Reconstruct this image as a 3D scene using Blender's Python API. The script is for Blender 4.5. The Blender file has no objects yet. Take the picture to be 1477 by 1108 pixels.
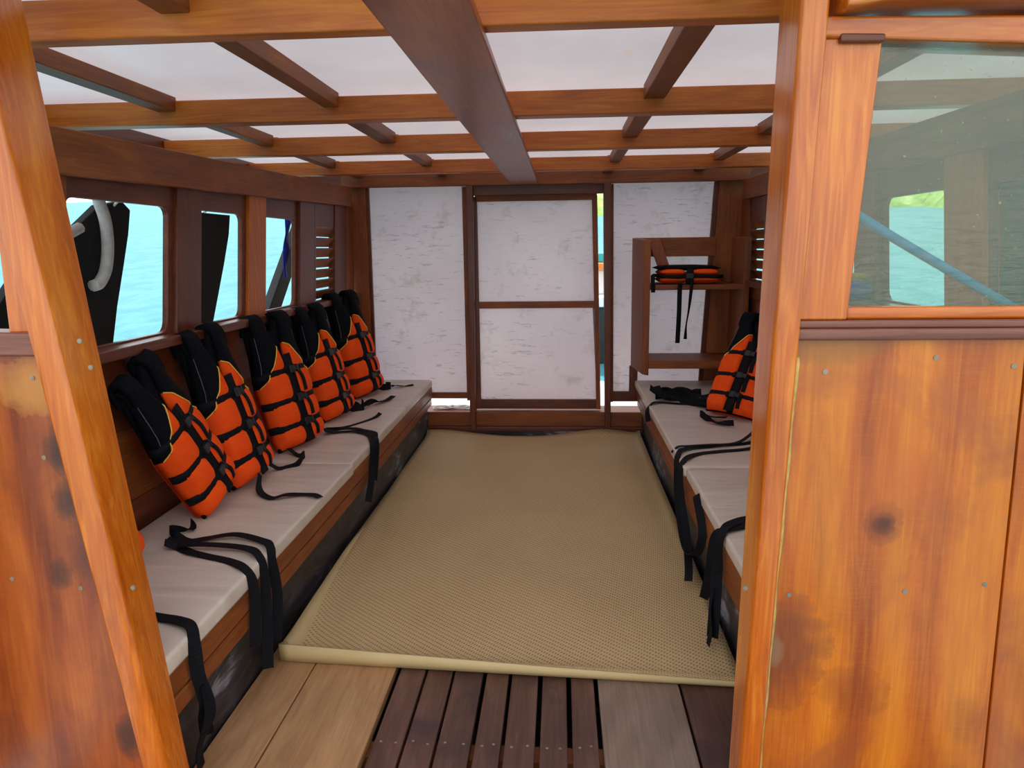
import bpy, bmesh, math, random
import numpy as np
from mathutils import Vector, Matrix, Euler

S = bpy.context.scene
COL = S.collection
R = math.radians
rnd = random.Random(7)

# ---------------------------------------------------------------- camera
F, CX, CY = 1024.0, 738.5, 554.0
CAM_Z = 1.5
d = np.array([(808 - CX) / F, (357 - CY) / F, 1.0]); yc = d / np.linalg.norm(d)
e = np.array([1.0, -0.013, 0.0]); zc = np.cross(e, yc); zc /= np.linalg.norm(zc)
if zc[1] > 0: zc = -zc
xc = np.cross(yc, zc)
Mw = np.array([xc, yc, zc])                 # camera frame (x right, y down, z forward) -> boat frame
cam_d = bpy.data.cameras.new('camera'); cam = bpy.data.objects.new('camera', cam_d); COL.objects.link(cam)
rot = Matrix([[Mw[i][0], -Mw[i][1], -Mw[i][2]] for i in range(3)])
cam.matrix_world = Matrix.Translation((0, 0, CAM_Z)) @ rot.to_4x4()
cam_d.sensor_fit = 'HORIZONTAL'; cam_d.sensor_width = 36.0; cam_d.lens = F / 1477.0 * 36.0
cam_d.clip_start = 0.02; cam_d.clip_end = 3000
S.camera = cam

# ---------------------------------------------------------------- world, sun, exposure
W = bpy.data.worlds.new('sky'); S.world = W; W.use_nodes = True
wn = W.node_tree; wn.nodes.clear()
wo = wn.nodes.new('ShaderNodeOutputWorld'); wb = wn.nodes.new('ShaderNodeBackground')
wt = wn.nodes.new('ShaderNodeTexCoord'); ws = wn.nodes.new('ShaderNodeSeparateXYZ'); wr = wn.nodes.new('ShaderNodeValToRGB')
wn.links.new(wt.outputs['Generated'], ws.inputs[0]); wn.links.new(ws.outputs['Z'], wr.inputs[0])
wr.color_ramp.elements[0].position = 0.0; wr.color_ramp.elements[0].color = (0.98, 0.97, 0.96, 1)
wr.color_ramp.elements[1].position = 0.9; wr.color_ramp.elements[1].color = (0.80, 0.88, 1.0, 1)
wn.links.new(wr.outputs[0], wb.inputs[0]); wb.inputs[1].default_value = 1.5
wn.links.new(wb.outputs[0], wo.inputs[0])
sd = bpy.data.lights.new('sun', 'SUN'); sun = bpy.data.objects.new('sun', sd); COL.objects.link(sun)
sd.energy = 3.6; sd.angle = R(1.0); sd.color = (1.0, 0.95, 0.86)
sun.rotation_euler = Vector((-0.03, 0.36, 0.93)).to_track_quat('Z', 'Y').to_euler()
S.view_settings.view_transform = 'Standard'; S.view_settings.look = 'None'
S.view_settings.exposure = 0.5; S.view_settings.gamma = 1.0; S.view_settings.use_curve_mapping = False
S.cycles.max_bounces = 10; S.cycles.diffuse_bounces = 6; S.cycles.transparent_max_bounces = 12
S.cycles.sample_clamp_indirect = 6.0

# ---------------------------------------------------------------- materials
def lin(r, g, b):
    f = lambda c: (c / 255 / 12.92) if c / 255 <= 0.04045 else ((c / 255 + 0.055) / 1.055) ** 2.4
    return (f(r), f(g), f(b), 1.0)

class NT:
    def __init__(s, name):
        s.m = bpy.data.materials.new(name); s.m.use_nodes = True; s.t = s.m.node_tree
        s.b = s.t.nodes['Principled BSDF']; s.out = s.t.nodes['Material Output']
    def n(s, typ, **kw):
        o = s.t.nodes.new('ShaderNode' + typ)
        for k, v in kw.items(): setattr(o, k, v)
        return o
    def l(s, a, b): s.t.links.new(a, b)
    def val(s, node, name, v): node.inputs[name].default_value = v
    def coords(s, vary=True):
        tc = s.n('TexCoord')
        if not vary: return tc.outputs['Object']
        oi = s.n('ObjectInfo'); mu = s.n('VectorMath', operation='SCALE'); mu.inputs[0].default_value = (13.1, 7.7, 5.3)
        s.l(oi.outputs['Random'], mu.inputs['Scale'])
        ad = s.n('VectorMath', operation='ADD'); s.l(tc.outputs['Object'], ad.inputs[0]); s.l(mu.outputs[0], ad.inputs[1])
        return ad.outputs[0]
    def mapping(s, vec, scale=(1, 1, 1), rot=(0, 0, 0)):
        m = s.n('Mapping'); s.l(vec, m.inputs['Vector']); m.inputs['Scale'].default_value = scale; m.inputs['Rotation'].default_value = rot
        return m.outputs[0]
    def noise(s, vec, scale, detail=4, rough=0.55, dist=0.0):
        n = s.n('TexNoise'); s.l(vec, n.inputs['Vector']); s.val(n, 'Scale', scale); s.val(n, 'Detail', detail); s.val(n, 'Roughness', rough); s.val(n, 'Distortion', dist)
        return n.outputs['Fac']
    def ramp(s, fac, stops):
        r = s.n('ValToRGB'); s.l(fac, r.inputs[0]); el = r.color_ramp.elements
        while len(el) < len(stops): el.new(0.5)
        for q, (p, c) in zip(el, stops):
            q.position = p; q.color = c if len(c) == 4 else (*c, 1)
        return r.outputs[0]
    def mix(s, fac, a, b, mode='MIX'):
        m = s.n('MixRGB', blend_type=mode)
        for i, v in ((0, fac), (1, a), (2, b)):
            if hasattr(v, 'is_linked'): s.l(v, m.inputs[i])
            else: m.inputs[i].default_value = v
        return m.outputs[0]
    def bump(s, h, strength=0.2, dist=0.01):
        b = s.n('Bump'); s.l(h, b.inputs['Height']); s.val(b, 'Strength', strength); s.val(b, 'Distance', dist); s.l(b.outputs[0], s.b.inputs['Normal'])

def wood(name, dark, mid, light, axis='X', rough=0.32, blotch=0.5, fine=46, knots=False, coat=0.0, figure=2.0, stain=None, tilt=0.0, grain_bump=0.12, spots=()):
    t = NT(name)
    v = t.coords()
    sc = {'X': (0.055, 1, 1), 'Y': (1, 0.055, 1), 'Z': (1, 1, 0.055)}[axis]
    ro = (0, tilt, 0)
    g = t.noise(t.mapping(v, sc, ro), fine, 6, 0.62, figure)
    sc2 = tuple(0.28 if q < 1 else 1 for q in sc)
    big = t.noise(t.mapping(v, sc2, ro), 5.5, 3, 0.5, 1.2)
    c = t.ramp(g, [(0.22, dark), (0.5, mid), (0.78, light)])
    bl = t.ramp(big, [(0.32, dark), (0.55, mid), (0.75, light)])
    c = t.mix(blotch, c, bl)
    if knots:
        wv = t.n('TexWave', wave_type='BANDS', bands_direction='X'); t.l(t.mapping(v, (1, 1, 0.16), (0, tilt, 0)), wv.inputs['Vector'])
        t.val(wv, 'Scale', 1.9); t.val(wv, 'Distortion', 7.0); t.val(wv, 'Detail', 4.0); t.val(wv, 'Detail Scale', 1.3); t.val(wv, 'Detail Roughness', 0.6)
        c = t.mix(0.24, c, t.ramp(wv.outputs['Fac'], [(0.1, dark), (0.5, mid), (0.9, light)]))
        vo = t.n('TexVoronoi'); t.l(t.mapping(v, (1, 0.2, 0.7)), vo.inputs['Vector']); t.val(vo, 'Scale', 2.3); t.val(vo, 'Randomness', 0.9)
        wb_ = t.noise(v, 9, 3); ad_ = t.n('Math', operation='MULTIPLY_ADD'); t.l(wb_, ad_.inputs[0]); ad_.inputs[1].default_value = 0.12; t.l(vo.outputs['Distance'], ad_.inputs[2])
        kn = t.ramp(ad_.outputs[0], [(0.09, (0.85, 0.85, 0.85)), (0.14, (0.45, 0.45, 0.45)), (0.24, (0, 0, 0))])
        c = t.mix(kn, c, tuple(0.5 * q for q in dark[:3]) + (1,))
        ch = t.noise(t.mapping(v, (2.0, 1, 26.0), (0, 0.1, 0)), 9.0, 2, 0.5, 0.3)
        chm = t.noise(v, 3.0, 2)
        s2 = t.n('Math', operation='MULTIPLY'); t.l(t.ramp(ch, [(0.45, (0, 0, 0)), (0.6, (0.10, 0.10, 0.10))]), s2.inputs[0]); t.l(chm, s2.inputs[1])
        c = t.mix(s2.outputs[0], c, light)
    if stain:
        sn = t.noise(v, 2.3, 5, 0.62, 0.6)
        sr = t.ramp(sn, [(0.52, (0, 0, 0)), (0.68, (0.75, 0.75, 0.75))])
        c = t.mix(sr, c, stain)
    for (sx, sz, rx, rz, col, amt) in spots:
        mp = t.n('Mapping'); t.l(t.coords(False), mp.inputs['Vector']); mp.inputs['Location'].default_value = (-sx / rx, 0, -sz / rz); mp.inputs['Scale'].default_value = (1 / rx, 0, 1 / rz)
        ln = t.n('VectorMath', operation='LENGTH'); t.l(mp.outputs[0], ln.inputs[0])
        nz = t.noise(t.coords(False), 17, 5, 0.65); ma = t.n('Math', operation='MULTIPLY_ADD'); t.l(nz, ma.inputs[0]); ma.inputs[1].default_value = 0.8; t.l(ln.outputs['Value'], ma.inputs[2])
        c = t.mix(t.ramp(ma.outputs[0], [(0.62, (amt,) * 3), (0.84, (amt * 0.65,) * 3), (1.0, (amt * 0.25,) * 3), (1.25, (0, 0, 0))]), c, col)
    t.l(c, t.b.inputs['Base Color'])
    rn = t.n('MapRange'); t.l(big, rn.inputs[0]); rn.inputs[3].default_value = rough * 0.75; rn.inputs[4].default_value = rough * 1.35
    t.l(rn.outputs[0], t.b.inputs['Roughness'])
    t.val(t.b, 'Coat Weight', coat); t.val(t.b, 'Coat Roughness', 0.18)
    t.bump(g, grain_bump, 0.004)
    return t.m

def simple(name, col, rough=0.6, var=0.12, scale=30, bump=0.0, spec=None, metal=0.0):
    t = NT(name); v = t.coords()
    n = t.noise(v, scale, 4)
    a = tuple(min(1, q * (1 - var)) for q in col[:3]); b = tuple(min(1, q * (1 + var)) for q in col[:3])
    t.l(t.ramp(n, [(0.3, a), (0.7, b)]), t.b.inputs['Base Color'])
    t.val(t.b, 'Roughness', rough); t.val(t.b, 'Metallic', metal)
    if spec is not None: t.val(t.b, 'Specular IOR Level', spec)
    if bump: t.bump(n, bump, 0.004)
    return t.m

OR = dict(dark=lin(150, 60, 4), mid=lin(204, 102, 12), light=lin(238, 152, 48))
M = {}
for ax in 'XYZ':
    M['front' + ax] = wood('varnished_front_' + ax, OR['dark'], OR['mid'], OR['light'], ax, 0.24, 0.45, coat=0.5)
    M['beam' + ax] = wood('ceiling_timber_' + ax, lin(146, 62, 8), lin(196, 100, 22), lin(224, 140, 46), ax, 0.38, 0.4)
    M['brown' + ax] = wood('brown_timber_' + ax, lin(88, 38, 10), lin(140, 72, 24), lin(180, 104, 46), ax, 0.5, 0.45)
    M['teak' + ax] = wood('dark_red_timber_' + ax, lin(66, 28, 14), lin(104, 48, 24), lin(138, 72, 38), ax, 0.35, 0.4)
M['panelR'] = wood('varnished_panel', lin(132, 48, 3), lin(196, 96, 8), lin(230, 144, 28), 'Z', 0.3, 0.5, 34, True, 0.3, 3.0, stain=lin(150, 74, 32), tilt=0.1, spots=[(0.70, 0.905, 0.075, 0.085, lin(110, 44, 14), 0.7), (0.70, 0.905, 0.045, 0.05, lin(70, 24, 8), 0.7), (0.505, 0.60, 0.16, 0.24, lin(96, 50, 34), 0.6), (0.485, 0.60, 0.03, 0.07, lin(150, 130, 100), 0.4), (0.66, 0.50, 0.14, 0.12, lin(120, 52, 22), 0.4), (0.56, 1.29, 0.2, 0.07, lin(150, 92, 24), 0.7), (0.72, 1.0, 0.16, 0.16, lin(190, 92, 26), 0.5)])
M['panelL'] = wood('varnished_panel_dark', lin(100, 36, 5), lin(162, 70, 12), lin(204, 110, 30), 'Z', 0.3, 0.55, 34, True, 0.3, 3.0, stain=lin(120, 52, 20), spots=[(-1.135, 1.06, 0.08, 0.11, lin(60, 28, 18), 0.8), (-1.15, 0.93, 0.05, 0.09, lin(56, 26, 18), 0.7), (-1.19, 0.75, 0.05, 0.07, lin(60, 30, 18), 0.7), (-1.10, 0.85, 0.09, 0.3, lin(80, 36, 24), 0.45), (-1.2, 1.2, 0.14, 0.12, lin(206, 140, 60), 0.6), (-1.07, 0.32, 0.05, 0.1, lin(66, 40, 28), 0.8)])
M['frontrail'] = wood('purple_brown_rail', lin(88, 46, 34), lin(128, 74, 56), lin(160, 108, 86), 'X', 0.36, 0.4)
M['plank'] = wood('ridge_plank', lin(112, 46, 20), lin(166, 82, 40), lin(200, 118, 70), 'Y', 0.3, 0.5, stain=lin(124, 78, 62))
M['floorA'] = wood('pale_floor_board', lin(140, 96, 62), lin(182, 136, 92), lin(204, 162, 118), 'Y', 0.5, 0.5)
M['floorC'] = wood('grey_floor_board', lin(100, 80, 68), lin(134, 112, 96), lin(160, 138, 122), 'Y', 0.5, 0.5)
M['slat'] = wood('dark_floor_slat', lin(58, 36, 28), lin(92, 60, 48), lin(124, 88, 74), 'Y', 0.45, 0.5, stain=lin(56, 40, 42))

def mat_tar():
    t = NT('black_tarred_board'); v = t.coords()
    n = t.noise(t.mapping(v, (1, 0.5, 1.6)), 7, 8, 0.7, 0.8)
    n2 = t.noise(v, 2.2, 3)
    k = t.n('Math', operation='MULTIPLY'); t.l(n, k.inputs[0]); t.l(n2, k.inputs[1])
    t.l(t.ramp(k.outputs[0], [(0.20, lin(30, 29, 33)), (0.29, lin(62, 62, 70)), (0.37, lin(150, 154, 164))]), t.b.inputs['Base Color'])
    t.val(t.b, 'Roughness', 0.45); t.bump(n, 0.35, 0.01); return t.m
M['tar'] = mat_tar()

def mat_ceiling():
    t = NT('white_roof_sheet'); v = t.coords(False)
    n = t.noise(v, 1.6, 4, 0.6)
    c = t.ramp(n, [(0.3, lin(190, 184, 188)), (0.7, lin(208, 202, 205))])
    sp = t.noise(t.mapping(v, (4, 1, 1)), 2.2, 6, 0.7)
    sm = t.ramp(sp, [(0.66, (0, 0, 0)), (0.76, (0.5, 0.5, 0.5))])
    c = t.mix(sm, c, lin(206, 178, 140))
    t.l(c, t.b.inputs['Base Color']); t.val(t.b, 'Roughness', 0.35)
    tr = t.n('BsdfTranslucent'); t.l(c, tr.inputs[0]); mx = t.n('MixShader'); mx.inputs[0].default_value = 0.25
    t.l(t.b.outputs[0], mx.inputs[1]); t.l(tr.outputs[0], mx.inputs[2]); t.l(mx.outputs[0], t.out.inputs[0])
    return t.m
M['ceiling'] = mat_ceiling()

def mat_white_panel():
    t = NT('scuffed_white_panel'); v = t.coords(True)
    n = t.noise(v, 1.3, 3)
    c = t.ramp(n, [(0.3, lin(224, 207, 214)), (0.7, lin(242, 226, 230))])
    s1 = t.noise(t.mapping(v, (2.2, 1, 16)), 3.0, 9, 0.72, 0.5)
    m1 = t.ramp(s1, [(0.58, (0, 0, 0)), (0.63, (0.55, 0.55, 0.55)), (0.66, (0.08, 0.08, 0.08))])
    msk = t.ramp(t.noise(v, 2.1, 2), [(0.38, (0, 0, 0)), (0.55, (1, 1, 1))])
    m = t.n('Math', operation='MULTIPLY'); t.l(m1, m.inputs[0]); t.l(msk, m.inputs[1])
    c = t.mix(m.outputs[0], c, lin(92, 82, 78))
    s2 = t.noise(v, 5, 8, 0.7)
    m2 = t.ramp(s2, [(0.55, (0, 0, 0)), (0.72, (0.6, 0.6, 0.6))])
    c = t.mix(m2, c, lin(180, 165, 150))
    t.l(c, t.b.inputs['Base Color']); t.val(t.b, 'Roughness', 0.26); t.bump(s1, 0.06, 0.004)
    tr = t.n('BsdfTranslucent'); t.l(c, tr.inputs[0]); mx = t.n('MixShader'); mx.inputs[0].default_value = 0.22
    t.l(t.b.outputs[0], mx.inputs[1]); t.l(tr.outputs[0], mx.inputs[2]); t.l(mx.outputs[0], t.out.inputs[0])
    return t.m
M['white'] = mat_white_panel()

def mat_mat():
    t = NT('woven_tan_mat'); tc = t.coords(False)
    v = t.mapping(tc, (1, 1, 1), (0, 0, R(38)))
    w1 = t.n('TexWave', wave_type='BANDS', bands_direction='X'); t.l(v, w1.inputs['Vector']); t.val(w1, 'Scale', 26.0); t.val(w1, 'Distortion', 0.6); t.val(w1, 'Detail Scale', 4.0)
    w2 = t.n('TexWave', wave_type='BANDS', bands_direction='Y'); t.l(v, w2.inputs['Vector']); t.val(w2, 'Scale', 15.0); t.val(w2, 'Distortion', 0.6); t.val(w2, 'Detail Scale', 4.0)
    mu = t.n('Math', operation='MULTIPLY'); t.l(w1.outputs['Fac'], mu.inputs[0]); t.l(w2.outputs['Fac'], mu.inputs[1])
    c = t.ramp(mu.outputs[0], [(0.0, lin(222, 188, 134)), (0.3, lin(230, 200, 148)), (0.75, lin(92, 68, 38))])
    big = t.noise(tc, 1.7, 3)
    c = t.mix(0.35, c, t.ramp(big, [(0.3, lin(172, 138, 90)), (0.7, lin(200, 168, 118))]))
    t.l(c, t.b.inputs['Base Color']); t.val(t.b, 'Roughness', 0.62)
    t.bump(mu.outputs[0], 0.35, 0.004); return t.m
M['mat'] = mat_mat()
M['matback'] = simple('smooth_mat_rim', lin(206, 180, 128), 0.6, 0.04, 6)
def mat_cushion():
    t = NT('cream_vinyl'); v = t.coords()
    n = t.noise(t.mapping(v, (0.7, 3, 3)), 3.0, 3, 0.5, 0.6)
    t.l(t.ramp(n, [(0.3, lin(208, 192, 176)), (0.7, lin(222, 207, 192))]), t.b.inputs['Base Color'])
    t.val(t.b, 'Roughness', 0.4); t.bump(n, 0.25, 0.03); return t.m
M['cushion'] = mat_cushion()
def mat_orange():
    t = NT('orange_nylon'); v = t.coords()
    n = t.noise(v, 14, 4, 0.6)
    t.l(t.ramp(n, [(0.3, (0.93, 0.075, 0.006)), (0.7, (1.0, 0.105, 0.010))]), t.b.inputs['Base Color'])
    t.val(t.b, 'Roughness', 0.75); t.val(t.b, 'Specular IOR Level', 0.12); t.val(t.b, 'Sheen Weight', 0.25); t.val(t.b, 'Sheen Roughness', 0.6); t.b.inputs['Sheen Tint'].default_value = (1, 0.12, 0.01, 1); t.bump(n, 0.35, 0.012); return t.m
M['orange'] = mat_orange()
M['black'] = simple('navy_black_mesh_fabric', (0.0045, 0.005, 0.008), 0.85, 0.25, 60, 0.2, 0.1)
M['web'] = simple('black_webbing', (0.005, 0.0055, 0.008), 0.7, 0.2, 90, 0.1, 0.15)
M['plastic'] = simple('black_buckle_plastic', (0.012, 0.012, 0.014), 0.35, 0.1, 40)
M['piping'] = simple('yellow_piping', lin(250, 200, 70), 0.6, 0.05)
M['thread'] = simple('grey_edge_stitching', lin(96, 98, 110), 0.7, 0.05)
M['tagw'] = simple('grey_tag', lin(170, 172, 178), 0.6, 0.1)
M['rubber'] = simple('black_rubber_sheet', (0.013, 0.014, 0.014), 0.7, 0.2, 20, 0.1, 0.2)
M['greentarp'] = simple('dark_green_tarp', lin(30, 52, 44), 0.6, 0.25, 9, 0.2)
M['hose'] = simple('pale_grey_hose', lin(186, 186, 182), 0.55, 0.15, 25)
M['blue'] = simple('bright_blue_paint', lin(30, 180, 255), 0.4, 0.06)
M['bluerib'] = simple('blue_ribbon', lin(14, 40, 170), 0.6, 0.15)
M['bluecloth'] = simple('blue_cloth', lin(16, 90, 190), 0.8, 0.2)
M['yellow'] = simple('yellow_cloth', lin(205, 185, 40), 0.8, 0.1)
M['steel'] = simple('screw_steel', lin(150, 135, 115), 0.45, 0.2, 60, 0, None, 0.4)
M['cable'] = simple('white_cable', lin(225, 222, 214), 0.5, 0.05)
M['brace'] = simple('dark_wet_timber', lin(38, 40, 38), 0.6, 0.25, 12)
M['redboard'] = wood('reddish_loose_board', lin(140, 62, 30), lin(170, 84, 44), lin(190, 104, 60), 'Z', 0.45, 0.4)
M['deckwhite'] = simple('white_painted_deck', lin(225, 225, 222), 0.5, 0.08, 6)
M['hullteal'] = simple('teal_hull_paint', lin(30, 160, 160), 0.4, 0.1)
M['hullorange'] = simple('orange_hull_stripe', lin(214, 120, 50), 0.4, 0.1)
M['epoxy'] = simple('yellowed_sealant', lin(196, 160, 88), 0.3, 0.3, 30, 0.2)

def mat_water():
    t = NT('turquoise_sea'); v = t.coords(False)
    n = t.noise(t.mapping(v, (1, 0.55, 1)), 1.5, 8, 0.62, 0.4)
    n2 = t.noise(v, 0.05, 2)
    c = t.ramp(n, [(0.3, lin(62, 124, 136)), (0.7, lin(96, 156, 164))])
    c = t.mix(0.25, c, t.ramp(n2, [(0.35, lin(66, 134, 140)), (0.65, lin(86, 152, 160))]))
    t.l(c, t.b.inputs['Base Color']); t.val(t.b, 'Roughness', 0.5); t.val(t.b, 'Specular IOR Level', 0.06); t.bump(n, 0.5, 0.25); return t.m
M['water'] = mat_water()
def mat_grass():
    t = NT('grassy_bank'); v = t.coords(False)
    n = t.noise(v, 0.9, 8, 0.7)
    t.l(t.ramp(n, [(0.3, lin(88, 120, 50)), (0.5, lin(140, 176, 80)), (0.75, lin(196, 206, 150))]), t.b.inputs['Base Color'])
    t.val(t.b, 'Roughness', 0.9); return t.m
M['grass'] = mat_grass()
M['rock'] = simple('pale_shore_rock', lin(170, 160, 140), 0.9, 0.45, 1.2, 0.4)
M['leaf'] = simple('tree_leaves', lin(58, 92, 42), 0.8, 0.45, 1.5)

def mat_glass():
    t = NT('dirty_window_glass'); v = t.coords(False)
    tr = t.n('BsdfTransparent'); tr.inputs[0].default_value = (0.80, 0.86, 0.80, 1)
    gl = t.n('BsdfGlossy'); gl.inputs['Roughness'].default_value = 0.04
    rip = t.noise(t.mapping(v, (1.2, 1, 5)), 14, 5, 0.6, 0.8)
    bp = t.n('Bump'); t.l(rip, bp.inputs['Height']); bp.inputs['Strength'].default_value = 0.25; bp.inputs['Distance'].default_value = 0.004
    t.l(bp.outputs[0], gl.inputs['Normal'])
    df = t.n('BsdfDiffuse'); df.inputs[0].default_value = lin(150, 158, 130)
    dirt_sheen = t.noise(v, 5, 6, 0.62)  # dirt blotches that also paint a rippled reflection into the pane
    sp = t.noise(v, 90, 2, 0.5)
    dr = t.ramp(dirt_sheen, [(0.3, (0.07, 0.07, 0.07)), (0.75, (0.20, 0.20, 0.20))])
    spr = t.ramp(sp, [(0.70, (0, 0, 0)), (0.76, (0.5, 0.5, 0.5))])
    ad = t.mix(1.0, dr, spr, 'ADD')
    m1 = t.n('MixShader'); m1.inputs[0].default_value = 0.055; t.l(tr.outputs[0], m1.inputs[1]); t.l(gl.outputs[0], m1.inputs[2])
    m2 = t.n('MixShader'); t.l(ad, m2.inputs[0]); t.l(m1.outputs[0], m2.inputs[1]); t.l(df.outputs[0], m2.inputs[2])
    t.l(m2.outputs[0], t.out.inputs[0]); return t.m
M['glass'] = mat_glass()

# ---------------------------------------------------------------- mesh helpers
class MB:
    def __init__(s): s.v = []; s.f = []
    def add(s, vs, fs):
        o = len(s.v); s.v += [tuple(map(float, p)) for p in vs]; s.f += [tuple(i + o for i in f) for f in fs]; return s
    def hexa(s, p):   # p[0:4] bottom ring, p[4:8] top ring
        return s.add(p, [(3, 2, 1, 0), (4, 5, 6, 7), (0, 1, 5, 4), (1, 2, 6, 5), (2, 3, 7, 6), (3, 0, 4, 7)])
    def box(s, x0, x1, y0, y1, z0, z1):
        return s.hexa([(x0, y0, z0), (x1, y0, z0), (x1, y1, z0), (x0, y1, z0), (x0, y0, z1), (x1, y0, z1), (x1, y1, z1), (x0, y1, z1)])
    def prism(s, poly, axis, a, b):   # polygon in the two other axes, extruded a..b along axis
        def P(q, t):
            return {'X': (t, q[0], q[1]), 'Y': (q[0], t, q[1]), 'Z': (q[0], q[1], t)}[axis]
        n = len(poly)
        return s.add([P(q, a) for q in poly] + [P(q, b) for q in poly],
                     [tuple(range(n))[::-1], tuple(range(n, 2 * n))] + [(i, (i + 1) % n, (i + 1) % n + n, i + n) for i in range(n)])
    def ring(s, outer, inner, axis, a, b):   # two loops of equal count
        def P(q, t):
            return {'X': (t, q[0], q[1]), 'Y': (q[0], t, q[1])}[axis]
        n = len(outer); vs = [P(q, t) for t in (a, b) for L in (outer, inner) for q in L]; f = []
        for i in range(n):
            j = (i + 1) % n
            f += [(i, j, n + j, n + i), (2 * n + i, 3 * n + i, 3 * n + j, 2 * n + j), (i, 2 * n + i, 2 * n + j, j), (n + i, n + j, 3 * n + j, 3 * n + i)]
        return s.add(vs, f)
    def tube(s, pts, r, n=8, smooth=True, ends=True):
        pts = spline(pts) if smooth else [Vector(p) for p in pts]
        vs = []; f = []; prev = None
        for k, p in enumerate(pts):
            t = (pts[min(k + 1, len(pts) - 1)] - pts[max(k - 1, 0)]).normalized()
            a = prev if prev is not None else (Vector((0, 0, 1)) if abs(t.z) < 0.9 else Vector((1, 0, 0)))
            a = (a - t * a.dot(t)).normalized(); prev = a; b = t.cross(a)
            rr = r(k / (len(pts) - 1)) if callable(r) else r
            vs += [p + a * math.cos(2 * math.pi * i / n) * rr + b * math.sin(2 * math.pi * i / n) * rr for i in range(n)]
        for k in range(len(pts) - 1):
            f += [(k * n + i, k * n + (i + 1) % n, (k + 1) * n + (i + 1) % n, (k + 1) * n + i) for i in range(n)]
        if ends: f += [tuple(range(n))[::-1], tuple(range((len(pts) - 1) * n, len(pts) * n))]
        return s.add(vs, f)
    def ribbon(s, pts, width, hint, thick=0.0025, smooth=True, sub=6):
        hints = hint if isinstance(hint, list) else [hint] * len(pts)
        if smooth:
            P = spline(pts, sub); H = spline(hints, sub)
        else: P = [Vector(p) for p in pts]; H = [Vector(h) for h in hints]
        vs = []; f = []
        for k, p in enumerate(P):
            t = (P[min(k + 1, len(P) - 1)] - P[max(k - 1, 0)]).normalized()
            w = H[k] - t * H[k].dot(t)
            w = w.normalized() if w.length > 1e-5 else t.orthogonal().normalized()
            n = t.cross(w)
            vs += [p + w * width / 2 + n * thick / 2, p - w * width / 2 + n * thick / 2, p - w * width / 2 - n * thick / 2, p + w * width / 2 - n * thick / 2]
        for k in range(len(P) - 1):
            f += [(4 * k + i, 4 * k + (i + 1) % 4, 4 * k + 4 + (i + 1) % 4, 4 * k + 4 + i) for i in range(4)]
        e = 4 * (len(P) - 1); f += [(3, 2, 1, 0), (e, e + 1, e + 2, e + 3)]
        return s.add(vs, f)
    def slab(s, Fp, Bp):   # two n x m grids -> closed solid
        n = len(Fp); m = len(Fp[0]); vs = [p for r_ in Fp for p in r_] + [p for r_ in Bp for p in r_]; o = n * m; f = []
        for i in range(n - 1):
            for j in range(m - 1):
                a, b, c, q = i * m + j, i * m + j + 1, (i + 1) * m + j + 1, (i + 1) * m + j
                f += [(a, b, c, q), (o + q, o + c, o + b, o + a)]
        ed = [(0, j) for j in range(m)] + [(i, m - 1) for i in range(1, n)] + [(n - 1, j) for j in range(m - 2, -1, -1)] + [(i, 0) for i in range(n - 2, 0, -1)]
        ids = [i * m + j for i, j in ed]
        for k in range(len(ids)):
            a, b = ids[k], ids[(k + 1) % len(ids)]
            f.append((b, a, o + a, o + b))
        return s.add(vs, f)
    def build(s, name, mat, parent=None, bevel=0.0, smooth=False, local=None):
        me = bpy.data.meshes.new(name)
        vs = [local @ Vector(p) for p in s.v] if local is not None else s.v
        me.from_pydata(vs, [], s.f); me.validate()
        bm = bmesh.new(); bm.from_mesh(me); bmesh.ops.recalc_face_normals(bm, faces=bm.faces); bm.to_mesh(me); bm.free()
        me.materials.append(mat if not isinstance(mat, str) else M[mat])
        o = bpy.data.objects.new(name, me); COL.objects.link(o)
        if parent is not None: o.parent = parent
        if smooth:
            for p in me.polygons: p.use_smooth = True
        if bevel:
            b = o.modifiers.new('bevel', 'BEVEL'); b.width = bevel; b.segments = 2; b.limit_method = 'ANGLE'; b.angle_limit = R(40)
            for p in me.polygons: p.use_smooth = True
            w = o.modifiers.new('wn', 'WEIGHTED_NORMAL'); w.keep_sharp = False
        return o

def spline(pts, sub=6):
    P = [Vector(p) for p in pts]
    if len(P) < 3: return [P[0].lerp(P[-1], i / sub) for i in range(sub + 1)]
    out = []
    for i in range(len(P) - 1):
        p0, p1, p2, p3 = P[max(i - 1, 0)], P[i], P[i + 1], P[min(i + 2, len(P) - 1)]
        for k in range(sub):
            t = k / sub
            out.append(0.5 * ((2 * p1) + (p2 - p0) * t + (2 * p0 - 5 * p1 + 4 * p2 - p3) * t * t + (3 * p1 - p0 - 3 * p2 + p3) * t ** 3))
    out.append(P[-1]); return out

def tag(o, label=None, cat=None, group=None, kind=None):
    if label: o['label'] = label
    if cat: o['category'] = cat
    if group: o['group'] = group
    if kind: o['kind'] = kind
    return o
def empty(name, loc=(0, 0, 0), **kw):
    o = bpy.data.objects.new(name, None); COL.objects.link(o); o.location = loc; o.empty_display_size = 0.1
    return tag(o, **kw)
def struct(name, label, cat): return empty(name, label=label, cat=cat, kind='structure')
bx = lambda *a: MB().box(*a)

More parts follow.
